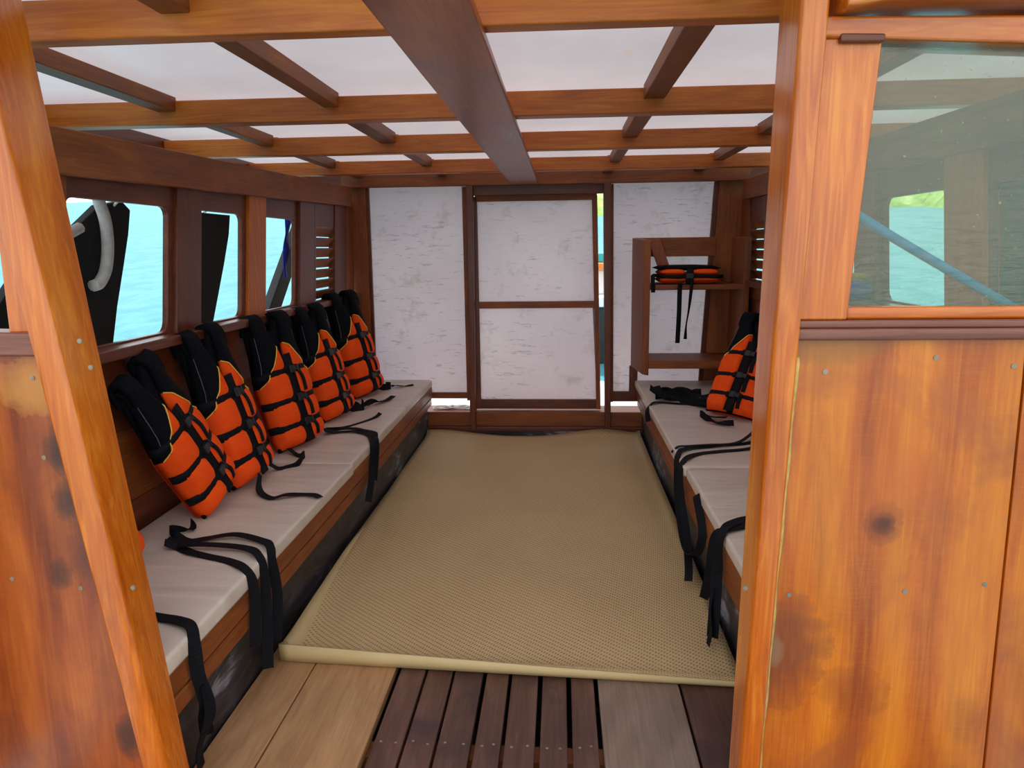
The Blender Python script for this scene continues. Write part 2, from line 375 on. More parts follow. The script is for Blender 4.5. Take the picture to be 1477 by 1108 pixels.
# ================================================================= SETTING
# ---- floor
fl = struct('floor', 'wooden cabin floor of pale side boards and dark spaced slats', 'floor')
YB = 5.70
bx(-1.085, -0.905, -0.6, 5.6, -0.035, 0).build('floor_board', 'floorA', fl, 0.003)
bx(-0.90, -0.598, -0.6, 5.6, -0.035, 0).build('floor_board', 'floorA', fl, 0.003)
bx(0.132, 0.41, -0.6, 5.6, -0.035, 0).build('floor_board', 'floorC', fl, 0.003)
bx(0.418, 0.64, -0.6, 5.6, -0.035, 0).build('floor_board', 'slat', fl, 0.003)
sl_edges = [(-0.578, -0.487), (-0.478, -0.387), (-0.378, -0.276), (-0.262, -0.183), (-0.171, -0.078), (-0.062, 0.022), (0.038, 0.117)]
nail_proto = None
for a, b in sl_edges:
    s_ = bx(a, b, -0.6, 5.6, -0.03, -0.002).build('slat', 'slat', fl, 0.003)
    for xx in (a + 0.022, b - 0.022):
        if nail_proto is None:
            nail_proto = MB().prism([(0.0045 * math.cos(q * math.pi / 4), 0.0045 * math.sin(q * math.pi / 4)) for q in range(8)], 'Z', -0.0005, 0.0012).build('nail_head', 'steel', s_)
            n_ = nail_proto
        else:
            n_ = nail_proto.copy(); COL.objects.link(n_); n_.parent = s_
        n_.location = (xx, 1.93 + rnd.uniform(-0.01, 0.01), -0.002)
for y_ in (1.0, 1.9, 3.4, 4.9): bx(-1.08, 0.64, y_, y_ + 0.07, -0.1, -0.036).build('floor_joist', 'brownX', fl)
bx(-1.6, 1.35, -0.6, 5.9, -0.2, -0.16).build('bilge_board', 'tar', fl)
bx(-1.125, -1.092, 1.6, 5.66, -0.15, 0.27).build('kick_board', 'tar', fl)
bx(0.66, 0.70, 1.6, 5.66, -0.15, 0.27).build('kick_board', 'tar', fl)
bx(-1.6, 1.3, 5.60, 5.70, -0.15, 0.03).build('black_threshold', 'tar', fl)

# ---- roof sheet and timbers
ce = MB()
ny = 16
for i in range(ny):
    y0 = 1.30 + (6.7 - 1.30) * i / ny; y1 = 1.30 + (6.7 - 1.30) * (i + 1) / ny  # unseen length past the rear wall, added to keep sun out of the door gap
    ce.add([(-2.22, y0, 2.108), (1.95, y0, 2.108), (1.95, y1, 2.108), (-2.22, y1, 2.108)], [(0, 1, 2, 3)])
ceil = ce.build('ceiling', 'ceiling'); tag(ceil, 'white sheet ceiling above the timber beams', 'ceiling', kind='structure')
def beam(y0, y1, zb, zt, x0, x1, mat, label):
    o = bx(x0, x1, y0, y1, zb, zt).build('ceiling_beam', mat, None, 0.006)
    return tag(o, label, 'beam', kind='structure')
beam(1.742, 1.802, 2.0, 2.092, -2.13, 1.86, 'beamX', 'orange cross beam nearest the doorway, topmost in the picture')
beam(2.88, 2.96, 2.0, 2.092, -2.13, 1.86, 'beamX', 'second cross beam from the doorway with notched joists')
beam(3.86, 3.93, 2.0, 2.092, -2.13, 1.86, 'beamX', 'third cross beam from the doorway')
beam(4.93, 5.01, 2.005, 2.092, -2.13, 1.86, 'beamX', 'fourth cross beam from the doorway')
beam(5.60, 5.66, 1.975, 2.106, -1.70, 1.42, 'brownX', 'lintel beam along the top of the rear wall')
jn = 0
for xj in (-1.56, -0.90, 0.36, 1.04):
    for (ya, yb) in ((1.31, 1.742), (1.802, 2.88), (2.96, 3.86), (3.93, 4.93), (5.01, 5.60)):
        o = bx(xj - 0.036 + rnd.uniform(-.01, .01), xj + 0.036, ya, yb + 0.012, 2.05, 2.106).build('ceiling_joist', 'brownY', None, 0.004)
        side = {-1.56: 'far left', -0.90: 'left of the ridge plank', 0.36: 'right of the ridge plank', 1.04: 'far right'}[xj]
        bay = {1.31: 'before the first beam', 1.802: 'between first and second beams', 2.96: 'between second and third beams', 3.93: 'between third and fourth beams', 5.01: 'behind the fourth beam'}[ya]
        tag(o, 'short brown roof joist ' + side + ', ' + bay, 'joist', 'roof joists', 'structure')
o = MB().hexa([(-0.385, 1.0, 1.972), (-0.175, 1.0, 1.972), (-0.165, 5.55, 1.972), (-0.375, 5.55, 1.972), (-0.385, 1.0, 1.999), (-0.175, 1.0, 1.999), (-0.165, 5.55, 1.999), (-0.375, 5.55, 1.999)]).build('ceiling_plank', 'plank', None, 0.006)
tag(o, 'wide dark reddish plank running lengthwise under the ceiling beams', 'plank', kind='structure')

for sg_, xf_, lab_ in ((-1, -2.13, 'left'), (1, 1.86, 'right')):
    o = bx(min(xf_, xf_ + sg_ * 0.03), max(xf_, xf_ + sg_ * 0.03), 1.30, 6.7, 1.90, 2.106).build('roof_fascia', 'teakY', None, 0.005)
    tag(o, 'dark fascia board closing the roof edge along the %s side' % lab_, 'fascia', kind='structure')
# ---- side walls
def rk(y, z): return y + 0.2 * (z - 1.45)
def cham(y0, y1, z0, z1, c=0.045):
    pts = []
    def arc(cy, cz, a0):
        for k in range(4):
            a = R(a0 + 30 * k); pts.append((rk(cy + c * math.cos(a), cz + c * math.sin(a)), cz + c * math.sin(a)))
    arc(y1 - c, z1 - c, 0); arc(y0 + c, z1 - c, 90); arc(y0 + c, z0 + c, 180); arc(y1 - c, z0 + c, 270)
    return pts
def outer16(y0, y1, z0, z1):
    c = [(y1, z1), (y0, z1), (y0, z0), (y1, z0)]
    return [(rk(y, z), z) for (y, z) in c for _ in range(4)]
def raked(y0, y1, z0, z1): return [(rk(y0, z0), z0), (rk(y1, z0), z0), (rk(y1, z1), z1), (rk(y0, z1), z1)]
def side_wall(name, sgn, xi, openings, posts, louver, lab, zs, dz=0.0):
    """sgn -1: left wall. xi inner face of the posts; zs window bottom / top."""
    w = struct(name, lab, 'wall')
    X = lambda d_: xi + sgn * d_       # d_ outward from the inner face
    xs = lambda a, b: (min(X(a), X(b)), max(X(a), X(b)))
    for (y0, y1, pm) in posts:
        MB().prism(raked(y0, y1, zs[0] - 0.05, 1.86), 'X', *xs(0.0, 0.055)).build('window_post', pm, w, 0.004)
    bx(*xs(-0.055, 0.06), 1.0, 5.62, zs[0] - 0.05, zs[0] - 0.008).build('window_sill', 'teakY', w, 0.006)
    # long slightly rising side beam
    xa, xb = xs(-0.025, 0.03)
    MB().hexa([(xa, 1.45, 1.735 + dz), (xb, 1.45, 1.735 + dz), (xb, 5.58, 1.832), (xa, 5.58, 1.832), (xa, 1.45, 1.885 + dz), (xb, 1.45, 1.885 + dz), (xb, 5.58, 1.98), (xa, 5.58, 1.98)]).build('side_beam', 'brownY', w, 0.006)
    for k in range(4):
        z0 = 0.0 + k * 0.28
        bx(*xs(0.01, 0.035), 1.0, 5.7, z0, z0 + 0.28).build('lining_board', 'teakY' if k % 2 else 'brownY', w, 0.003)
    if zs[0] - 0.05 > 1.13: bx(*xs(0.01, 0.035), 1.0, 5.7, 1.12, zs[0] - 0.05).build('lining_board', 'brownY', w, 0.003)
    # louvre
    y0, y1 = louver
    lv = MB().prism(raked(y0, y0 + 0.03, zs[0], 1.84), 'X', *xs(0.0, 0.05)).prism(raked(y1 - 0.03, y1, zs[0], 1.84), 'X', *xs(0.0, 0.05)).prism(raked(y0 + 0.03, y1 - 0.03, 1.66, 1.84), 'X', *xs(0.01, 0.04)).build('louver_frame', 'teakZ', w, 0.003)
    for k in range(7):
        zc_ = zs[0] + 0.035 + k * 0.071
        yA, yB_ = rk(y0 + 0.03, zc_), rk(y1 - 0.03, zc_)
        xo, xin = X(0.05), X(0.012)
        MB().hexa([(xo, yA, zc_ - 0.036), (xin, yA, zc_ + 0.018), (xin, yB_, zc_ + 0.018), (xo, yB_, zc_ - 0.036), (xo, yA, zc_ - 0.026), (xin, yA, zc_ + 0.028), (xin, yB_, zc_ + 0.028), (xo, yB_, zc_ - 0.026)]).build('slat', 'brownY', lv)
    return w, xs
wl, xsl = side_wall('wall_left', -1, -1.64, [], [(2.12, 2.29, 'brownZ'), (2.99, 3.20, 'teakZ'), (3.71, 3.93, 'beamZ'), (4.46, 4.73, 'teakZ'), (5.2, 5.46, 'teakZ'), (5.46, 5.66, 'brownZ')], (4.73, 5.2), 'left cabin wall with open windows, louvre and dark timber posts', (1.17, 1.69))
wr_, xsr = side_wall('wall_right', 1, 1.38, [], [(1.58, 1.78, 'brownZ'), (2.46, 2.70, 'beamZ'), (3.26, 3.50, 'brownZ'), (4.02, 4.2, 'teakZ'), (4.72, 4.98, 'teakZ'), (5.40, 5.66, 'brownZ')], (4.98, 5.40), 'right cabin wall with open windows seen through the dirty pane', (1.26, 1.70), 0.05)
wi = 0
for (xs, y0, y1, a, b, zs, lab) in [
        (xsl, 1.5, 2.14, 1.58, 2.10, (1.17, 1.69), 'left side window opening nearest the doorway, behind the left post'),
        (xsl, 2.27, 3.01, 2.305, 2.95, (1.17, 1.69), 'largest open left window framing a black rubber sheet and hose'),
        (xsl, 3.18, 3.73, 3.19, 3.665, (1.17, 1.69), 'second open left window beyond the dark post'),
        (xsl, 3.91, 4.48, 3.93, 4.425, (1.17, 1.69), 'third open left window framing a blue ribbon'),
        (xsr, 1.5, 2.48, 1.80, 2.45, (1.26, 1.69), 'open right window showing a dark green tarp'),
        (xsr, 2.68, 3.28, 2.715, 3.23, (1.26, 1.69), 'open right window showing the grassy shore'),
        (xsr, 3.48, 4.04, 3.52, 4.0, (1.26, 1.69), 'open right window hidden behind the doorway post'),
        (xsr, 4.18, 4.74, 4.22, 4.70, (1.26, 1.69), 'open right window above the right bench, by the louvre')]:
    wi += 1
    o = MB().ring(outer16(y0, y1, zs[0] - 0.03, 1.85), cham(a, b, *zs), 'X', *xs(0.02, 0.045)).build('window_%d' % wi, 'teakY', None, 0.004)
    tag(o, lab, 'window', kind='structure')

# ---- rear wall
def sheet(poly, y): return MB().add([(x, y, z) for x, z in poly], [(0, 1, 2, 3)])
wbk = struct('wall_back', 'rear cabin wall of scuffed white panels between brown timbers', 'wall')
MB().prism([(-1.70, 0.0), (-1.545, 0.0), (-1.525, 2.0), (-1.70, 2.0)], 'Y', 5.66, 5.74).build('corner_post', 'brownZ', wbk, 0.005)
MB().prism([(-1.545, 0.3), (-1.515, 0.3), (-1.50, 1.98), (-1.53, 1.98)], 'Y', 5.672, 5.70).build('panel_trim', 'teakZ', wbk, 0.003)
MB().prism([(1.135, 0.3), (1.40, 0.3), (1.42, 1.98), (1.205, 1.98)], 'Y', 5.665, 5.74).build('corner_post', 'brownZ', wbk, 0.005)
MB().prism([(1.10, 0.3), (1.135, 0.3), (1.205, 1.98), (1.17, 1.98)], 'Y', 5.672, 5.70).build('panel_trim', 'teakZ', wbk, 0.003)
sheet([(-1.53, 0.36), (-0.735, 0.30), (-0.735, 1.98), (-1.53, 1.98)], 5.712).build('white_panel', 'white', wbk)
sheet([(0.40, 0.27), (1.14, 0.27), (1.18, 1.98), (0.385, 1.98)], 5.712).build('white_panel', 'white', wbk)
bx(-1.52, -0.73, 5.69, 5.73, 0.285, 0.335).build('rail', 'brownX', wbk, 0.004)
bx(0.40, 1.2, 5.69, 5.73, 0.262, 0.345).build('rail', 'teakX', wbk, 0.004)
MB().prism([(-0.735, 0.0), (-0.69, 0.0), (-0.672, 1.975), (-0.722, 1.975)], 'Y', 5.60, 5.70).build('door_post', 'teakZ', wbk, 0.005)
bx(-0.765, -0.73, 5.68, 5.72, 0.27, 1.975).build('panel_trim', 'brownZ', wbk, 0.003)
MB().prism([(0.362, 0.0), (0.408, 0.0), (0.388, 1.98), (0.328, 1.98)], 'Y', 5.60, 5.70).build('door_post', 'teakZ', wbk, 0.005)
MB().prism([(0.405, 0.26), (0.43, 0.26), (0.41, 1.975), (0.385, 1.975)], 'Y', 5.68, 5.72).build('panel_trim', 'brownZ', wbk, 0.003)
bx(-1.6, 1.3, 5.665, 5.92, 0.03, 0.178).build('sill_beam', 'brownX', wbk, 0.006)
bx(-1.6, 1.3, 5.62, 5.68, 0.02, 0.064).build('sill_beam', 'teakX', wbk, 0.006)
bx(-0.675, 0.33, 5.662, 5.72, 1.905, 2.05).build('door_header', 'teakX', wbk, 0.004)
bx(-2.13, -1.69, 5.68, 5.72, 1.86, 2.106).build('eave_board', 'teakX', wbk, 0.004)
bx(1.40, 1.86, 5.68, 5.72, 1.86, 2.106).build('eave_board', 'teakX', wbk, 0.004)
# sliding door
dr = struct('door_1', 'white panelled rear door in a brown frame with a gap beside it', 'door')
bx(-0.672, 0.285, 5.725, 5.765, 1.862, 1.94).build('top_rail', 'brownX', dr, 0.004)
bx(-0.672, 0.32, 5.73, 5.765, 0.19, 0.27).build('bottom_rail', 'teakX', dr, 0.004)
bx(-0.66, 0.275, 5.725, 5.76, 1.022, 1.076).build('mid_rail', 'brownX', dr, 0.004)
MB().prism([(0.297, 0.19), (0.332, 0.19), (0.288, 1.90), (0.246, 1.90)], 'Y', 5.72, 5.765).build('stile', 'brownZ', dr, 0.004)
bx(-0.70, -0.655, 5.725, 5.765, 0.19, 1.90).build('stile', 'teakZ', dr, 0.004)
sheet([(-0.66, 0.26), (0.30, 0.26), (0.26, 1.03), (-0.66, 1.03)], 5.75).build('white_panel', 'white', dr)
sheet([(-0.66, 1.06), (0.28, 1.06), (0.25, 1.87), (-0.66, 1.87)], 5.75).build('white_panel', 'white', dr)

# ---- doorway partition
wf = struct('wall_front', 'varnished orange doorway partition nearest the camera', 'wall')
Y0, Y1 = 1.50, 1.58
# right post with a rounded inner corner
def post_loft(profile_lo, profile_hi, z0, z1):
    n = len(profile_lo)
    return MB().add([(x, y, z0) for x, y in profile_lo] + [(x, y, z1) for x, y in profile_hi],
                    [tuple(range(n))[::-1], tuple(range(n, 2 * n))] + [(i, (i + 1) % n, n + (i + 1) % n, n + i) for i in range(n)])
def prof(xl, xr, bl, br, rl, rr, ya=1.47, yb=1.60):
    out = []
    for k in range(7):
        a = math.pi + math.pi / 2 * k / 6
        out.append((xl + rl + rl * math.cos(a), ya + rl + rl * math.sin(a)))
    for k in range(7):
        a = 1.5 * math.pi + math.pi / 2 * k / 6
        out.append((xr - rr + rr * math.cos(a), ya + rr + rr * math.sin(a)))
    return out + [(br, yb), (bl, yb)]
pr_ = post_loft(prof(0.407, 0.450, 0.4185, 0.450, 0.018, 0.008), prof(0.455, 0.5075, 0.4496, 0.5075, 0.018, 0.008), -0.05, 2.1).build('door_post', 'frontZ', wf, 0.0, True)
pl_ = post_loft(prof(-0.985, -0.928, -0.99, -0.964, 0.006, 0.018), prof(-1.261, -1.197, -1.262, -1.175, 0.006, 0.018), -0.05, 2.1).build('door_post', 'frontZ', wf, 0.0, True)
for p_ in (pr_, pl_):
    m_ = p_.modifiers.new('edges', 'EDGE_SPLIT'); m_.split_angle = R(35)
# right hand side
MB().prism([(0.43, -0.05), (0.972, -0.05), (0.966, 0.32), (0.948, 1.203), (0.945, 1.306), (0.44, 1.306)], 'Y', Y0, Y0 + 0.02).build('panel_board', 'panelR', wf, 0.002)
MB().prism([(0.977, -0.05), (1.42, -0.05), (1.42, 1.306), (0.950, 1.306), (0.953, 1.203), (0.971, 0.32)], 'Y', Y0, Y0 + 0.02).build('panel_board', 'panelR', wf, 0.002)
bx(0.462, 1.42, 1.478, 1.56, 1.306, 1.330).build('window_rail', 'frontrail', wf, 0.006)
bx(0.462, 1.42, 1.488, 1.56, 1.330, 1.346).build('window_rail', 'frontrail', wf, 0.004)
MB().prism([(0.48, 1.888), (1.42, 1.83), (1.42, 1.90), (0.48, 1.925)], 'Y', 1.485, 1.58).build('header_rail', 'frontX', wf, 0.006)
MB().prism([(0.524, 1.925), (0.60, 1.935), (1.42, 1.925), (1.42, 2.1), (0.524, 2.1)], 'Y', 1.44, 1.56).build('roof_beam', 'frontX', wf, 0.008)
bx(1.30, 1.42, 1.49, 1.58, 1.34, 1.9).build('corner_post', 'frontZ', wf, 0.005)
MB().prism([(0.530, 1.876), (0.612, 1.874), (0.613, 1.889), (0.530, 1.892)], 'Y', 1.481, 1.50).build('dark_wedge', 'teakX', wf, 0.004)
# sealant bead down the joint between post and right panel
MB().tube([(0.492, 1.498, 1.27), (0.487, 1.498, 1.1), (0.483, 1.498, 0.95), (0.477, 1.498, 0.78), (0.473, 1.498, 0.6), (0.467, 1.498, 0.42), (0.463, 1.498, 0.25), (0.455, 1.498, 0.0)], lambda t: 0.006 + 0.0015 * math.sin(t * 40), 6).build('sealant_bead', 'epoxy', wf, 0, True)
# dirty window
wd = struct('window_9', 'dirty glazed window in the right partition of the doorway', 'window')
MB().prism([(0.45, 1.346), (0.587, 1.346), (0.614, 1.888), (0.48, 1.888)], 'Y', 1.495, 1.54).build('jamb', 'frontZ', wd, 0.005)
bx(0.587, 1.31, 1.505, 1.535, 1.346, 1.372).build('bottom_bead', 'frontX', wd, 0.006)
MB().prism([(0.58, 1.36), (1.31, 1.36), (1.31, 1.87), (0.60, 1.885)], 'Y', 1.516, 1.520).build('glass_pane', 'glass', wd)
# left hand side
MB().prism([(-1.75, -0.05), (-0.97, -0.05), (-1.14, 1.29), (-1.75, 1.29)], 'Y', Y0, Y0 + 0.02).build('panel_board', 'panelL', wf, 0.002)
MB().prism([(-1.75, 1.282), (-1.14, 1.276), (-1.14, 1.328), (-1.75, 1.345)], 'Y', 1.485, 1.56).build('window_rail', 'frontrail', wf, 0.006)
MB().prism([(-1.232, 1.328), (-1.12, 1.328), (-1.203, 2.0), (-1.215, 2.0)], 'Y', 1.505, 1.55).build('window_jamb', 'frontZ', wf, 0.004)
bx(-1.75, -1.21, 1.505, 1.55, 1.86, 1.95).build('header_rail', 'frontX', wf, 0.005)
bx(-1.75, -1.64, 1.5, 1.58, -0.05, 2.0).build('corner_post', 'frontZ', wf, 0.005)
# screws
sp = MB()
sp.prism([(0.0055 * math.cos(q * math.pi / 6), 0.0055 * math.sin(q * math.pi / 6)) for q in range(12)], 'Y', -0.0018, 0.002)
sp.box(-0.0045, 0.0045, -0.0022, -0.0015, -0.0008, 0.0008)
s0 = sp.build('screw', 'steel', wf)
def scr(px, py, y):
    r_ = Mw @ np.array([(px - CX) / F, (py - CY) / F, 1.0]); t_ = y / r_[1]
    return (r_[0] * t_, y, CAM_Z + r_[2] * t_)
first = True
for (px, py, y) in [(1350, 516, 1.5), (1462, 528, 1.5), (1190, 536, 1.5), (1305, 853, 1.5), (1138, 858, 1.5), (1420, 843, 1.5), (117, 848, 1.5), (18, 835, 1.5), (47, 545, 1.5), (64, 660, 1.5), (115, 492, 1.47), (131, 530, 1.47), (192, 848, 1.47), (1075, 848, 1.47)]:
    q = s0 if first else s0.copy()
    if not first: COL.objects.link(q); q.parent = wf
    first = False
    q.location = scr(px, py, y)

# ---- foredeck beyond the rear wall
o = bx(-1.5, 1.2, 5.93, 7.2, 0.10, 0.15).build('foredeck', 'deckwhite', None, 0.01); tag(o, 'white painted deck outside behind the rear door', 'deck', kind='structure')

# ================================================================= BENCHES
ZC = 0.455
def bench(name, sgn, xf, xw, label):
    """xf front edge, xw wall side"""
    b = empty(name, ((xf + xw) / 2, 3.6, 0), label=label, cat='bench'); lo = Matrix.Translation(-Vector(b.location))
    xs = lambda a, c: (min(xf + sgn * a, xf + sgn * c), max(xf + sgn * a, xf + sgn * c))
    bx(*xs(0.0, 0.028), 1.62, 5.64, 0.312, 0.394).build('front_board', 'brownY', b, 0.005, False, lo)
    bx(*xs(0.006, 0.04), 1.62, 5.64, 0.242, 0.300).build('lower_rail', 'brownY', b, 0.006, False, lo)
    bx(min(xf + sgn * 0.03, xw), max(xf + sgn * 0.03, xw), 1.62, 5.64, 0.37, 0.392).build('seat_board', 'brownY', b, 0.003, False, lo)
    for y_ in (1.7, 3.0, 4.3, 5.5):
        bx(*xs(0.1, 0.16), y_, y_ + 0.06, -0.16, 0.37).build('support', 'brownZ', b, 0.003, False, lo)
    return b
bench('wooden_bench', -1, -1.045, -1.62, 'long brown wooden bench along the left wall')
bench('wooden_bench', 1, 0.612, 1.36, 'long brown wooden bench along the right wall under the shelves')

def cushion(x0, x1, y0, y1, z0, z1, label, yr=0.0):
    n, m = 14, 40; top = []; bot = []
    for i in range(n):
        rt = []; rb = []
        for j in range(m):
            s = i / (n - 1); t = j / (m - 1)
            x = x0 + (x1 - x0) * s; y = y0 + (y1 - y0) * t
            ed = min(s, 1 - s) * abs(x1 - x0); et = min(t, 1 - t) * (y1 - y0)
            dome = 0.004 * min(1, ed / 0.1) * min(1, et / 0.1)
            wr_ = 0.0025 * math.sin(y * 9 + x * 4) * math.sin(y * 3.3 + 1.0)
            rt.append((x, y, z1 + dome + wr_)); rb.append((x, y, z0))
        top.append(rt); bot.append(rb)
    o = MB().slab(top, bot).build('bench_cushion', 'cushion', None, 0.012)
    return tag(o, label, 'cushion', 'cream bench cushions')
cushion(-1.62, -1.030, 1.62, 3.352, 0.394, 0.452, 'cream cushion on the left bench, nearer the doorway')
cushion(-1.62, -1.042, 3.356, 5.64, 0.394, 0.452, 'cream cushion on the left bench, farther one by the rear wall')
cushion(0.594, 1.35, 3.352, 5.62, 0.394, 0.452, 'cream cushion on the right bench under the shelves')
cushion(0.606, 1.35, 1.62, 3.33, 0.394, 0.450, 'cream cushion on the right bench, nearer the doorway post')

# ================================================================= FLOOR MAT
def make_mat():
    n, m = 46, 60; top = []; bot = []
    for i in range(n):
        s = i / (n - 1); rt = []; rb = []
        for j in range(m):
            t = j / (m - 1)
            y = 2.335 - 0.085 * s + t * (5.56 - 2.335 + 0.085 * s) + 0.03 * math.sin(s * 9 + 0.6) * (t > 0.98)
            xl = float(np.interp(y, [2.2, 2.45, 3.2, 4.0, 5.6], [-1.035, -1.03, -1.06, -1.075, -1.085]))
            x = xl + s * (0.635 - xl)
            z = 0.010 + 0.004 * math.sin(x * 5 + 1) * math.sin(y * 3)
            # curled near edge, higher at the left, and a curled left edge
            lift = float(np.interp(s, [0, 0.2, 0.6, 1], [0.062, 0.052, 0.032, 0.016]))
            dy = (y - (2.335 - 0.085 * s))
            z += lift * max(0, 1 - dy / 0.07) ** 1.6
            dx = x - xl
            z += 0.045 * max(0, 1 - dx / 0.09) ** 1.7 * float(np.interp(y, [2.2, 2.6, 3.6, 4.2], [0.8, 1, 0.6, 0.1]))
            z += 0.025 * max(0, 1 - (0.635 - x) / 0.06) ** 2 * float(np.interp(y, [2.2, 3, 5], [0, 0.6, 1]))
            z += 0.03 * max(0, 1 - (5.56 - y) / 0.1) ** 2 * (0.5 + 0.5 * math.sin(x * 4))
            z = min(z, 0.014 + max(lift if dy < 0.1 else 0.0, 0.05))
            rt.append((x, y, z)); rb.append((x, y, z - 0.009))
        top.append(rt); bot.append(rb)
    o = empty('floor_mat', (-0.2, 3.9, 0), label='large tan woven mat with a curled front edge on the floor', cat='mat')
    lo = Matrix.Translation(-Vector(o.location))
    MB().slab(top, bot).build('woven_sheet', 'mat', o, 0, True, lo)
    # smooth pale backing visible where the near edge curls up
    fr = []; bk = []
    for i in range(n):
        s = i / (n - 1); x = -1.035 + s * (0.637 + 1.035)
        lift = float(np.interp(s, [0, 0.2, 0.6, 1], [0.066, 0.055, 0.034, 0.018]))
        y = 2.330 - 0.085 * s
        fr.append([(x, y + 0.004 - 0.0, 0.004 + 0.0), (x, y - 0.004, 0.004 + lift * 0.5), (x, y - 0.006, 0.010 + lift)])
        bk.append([(x, y + 0.012, 0.004), (x, y + 0.006, 0.004 + lift * 0.5), (x, y + 0.002, 0.011 + lift)])
    MB().slab(fr, bk).build('smooth_rim', 'matback', o, 0, True, lo)
    fr = []; bk = []
    for i in range(30):
        y = 2.34 + 1.5 * i / 29
        xl = float(np.interp(y, [2.2, 2.45, 3.2, 4.0, 5.6], [-1.035, -1.03, -1.06, -1.075, -1.085]))
        h = 0.052 * float(np.interp(y, [2.2, 2.6, 3.3, 3.84], [1.0, 1.0, 0.6, 0.1])); wdt = float(np.interp(y, [2.3, 3.84], [0.055, 0.01]))
        fr.append([(xl - 0.003, y, 0.012 + h), (xl + wdt * 0.5, y, 0.020 + h * 0.55), (xl + wdt, y, 0.022)])
        bk.append([(xl - 0.006, y, 0.006 + h), (xl + wdt * 0.5, y, 0.010 + h * 0.45), (xl + wdt, y, 0.012)])
    MB().slab(fr, bk).build('smooth_rim', 'matback', o, 0, True, lo)
make_mat()

# ================================================================= LIFE JACKETS
V_B = [0.105, 0.235, 0.385]
def ui(v): return float(np.interp(v, [0, 0.46, 0.52, 0.60, 0.68], [0.022, 0.023, 0.034, 0.060, 0.076]))
def uo(v): return float(np.interp(v, [0, 0.05, 0.32, 0.40, 0.5, 0.6, 0.68], [0.165, 0.178, 0.185, 0.172, 0.158, 0.152, 0.146]))
def vb(s): return 0.53 - 0.20 * s ** 1.15 + 0.006 * math.sin(s * math.pi)
def thick(s, v):
    e = max(0.0, 1 - abs(2 * s - 1) ** 5) ** 0.5
    seg = 1.0
    for b in V_B: seg *= 1 - 0.36 * math.exp(-((v - b) / 0.022) ** 2)
    seg *= min(1.0, (v / 0.035 + 0.02)) ** 0.5
    fade = float(np.interp(v, [0.36, 0.52, 0.68], [1, 0.62, 0.42]))
    return 0.050 * e * seg * fade
def wf_(u, v):
    s = min(1, max(0, (abs(u) - ui(v)) / (uo(v) - ui(v))))
    return 0.062 + thick(s, v) - 1.1 * u * u
def front_grid(sg, orange):
    n, m = 13, 26; Fp = []; Bp = []
    for i in range(n):
        s = i / (n - 1); rf = []; rb = []
        for j in range(m):
            t = j / (m - 1)
            v = t * vb(s) if orange else vb(s) + t * (0.665 - vb(s))
            u = sg * (ui(v) + (uo(v) - ui(v)) * s)
            w = 0.062 + thick(s, v) - 1.1 * u * u
            back = 0.05 - 1.1 * u * u - 0.03 * s ** 3 * float(np.interp(v, [0, 0.4, 0.6], [1, 1, 0]))
            top = max(0, v - 0.60) / 0.065
            w -= 0.035 * top ** 2; back -= 0.03 * top ** 2
            rf.append((u, -w, v)); rb.append((u, -back, v))
        Fp.append(rf); Bp.append(rb)
    return MB().slab(Fp, Bp)
def back_grid(v0, v1fun, mid=0.0):
    n, m = 21, 16; Fp = []; Bp = []
    for i in range(n):
        q = -1 + 2 * i / (n - 1); rf = []; rb = []
        for j in range(m):
            t = j / (m - 1); v1 = v1fun(q); v = v0 + t * (v1 - v0)
            u = q * (uo(v) - 0.004)
            e = max(0, 1 - abs(q) ** 4) ** 0.5
            bend = -1.1 * u * u
            rf.append((u, -(0.046 + bend), v)); rb.append((u, -(0.012 + bend - 0.022 * e), v))
        Fp.append(rf); Bp.append(rb)
    return MB().slab(Fp, Bp)
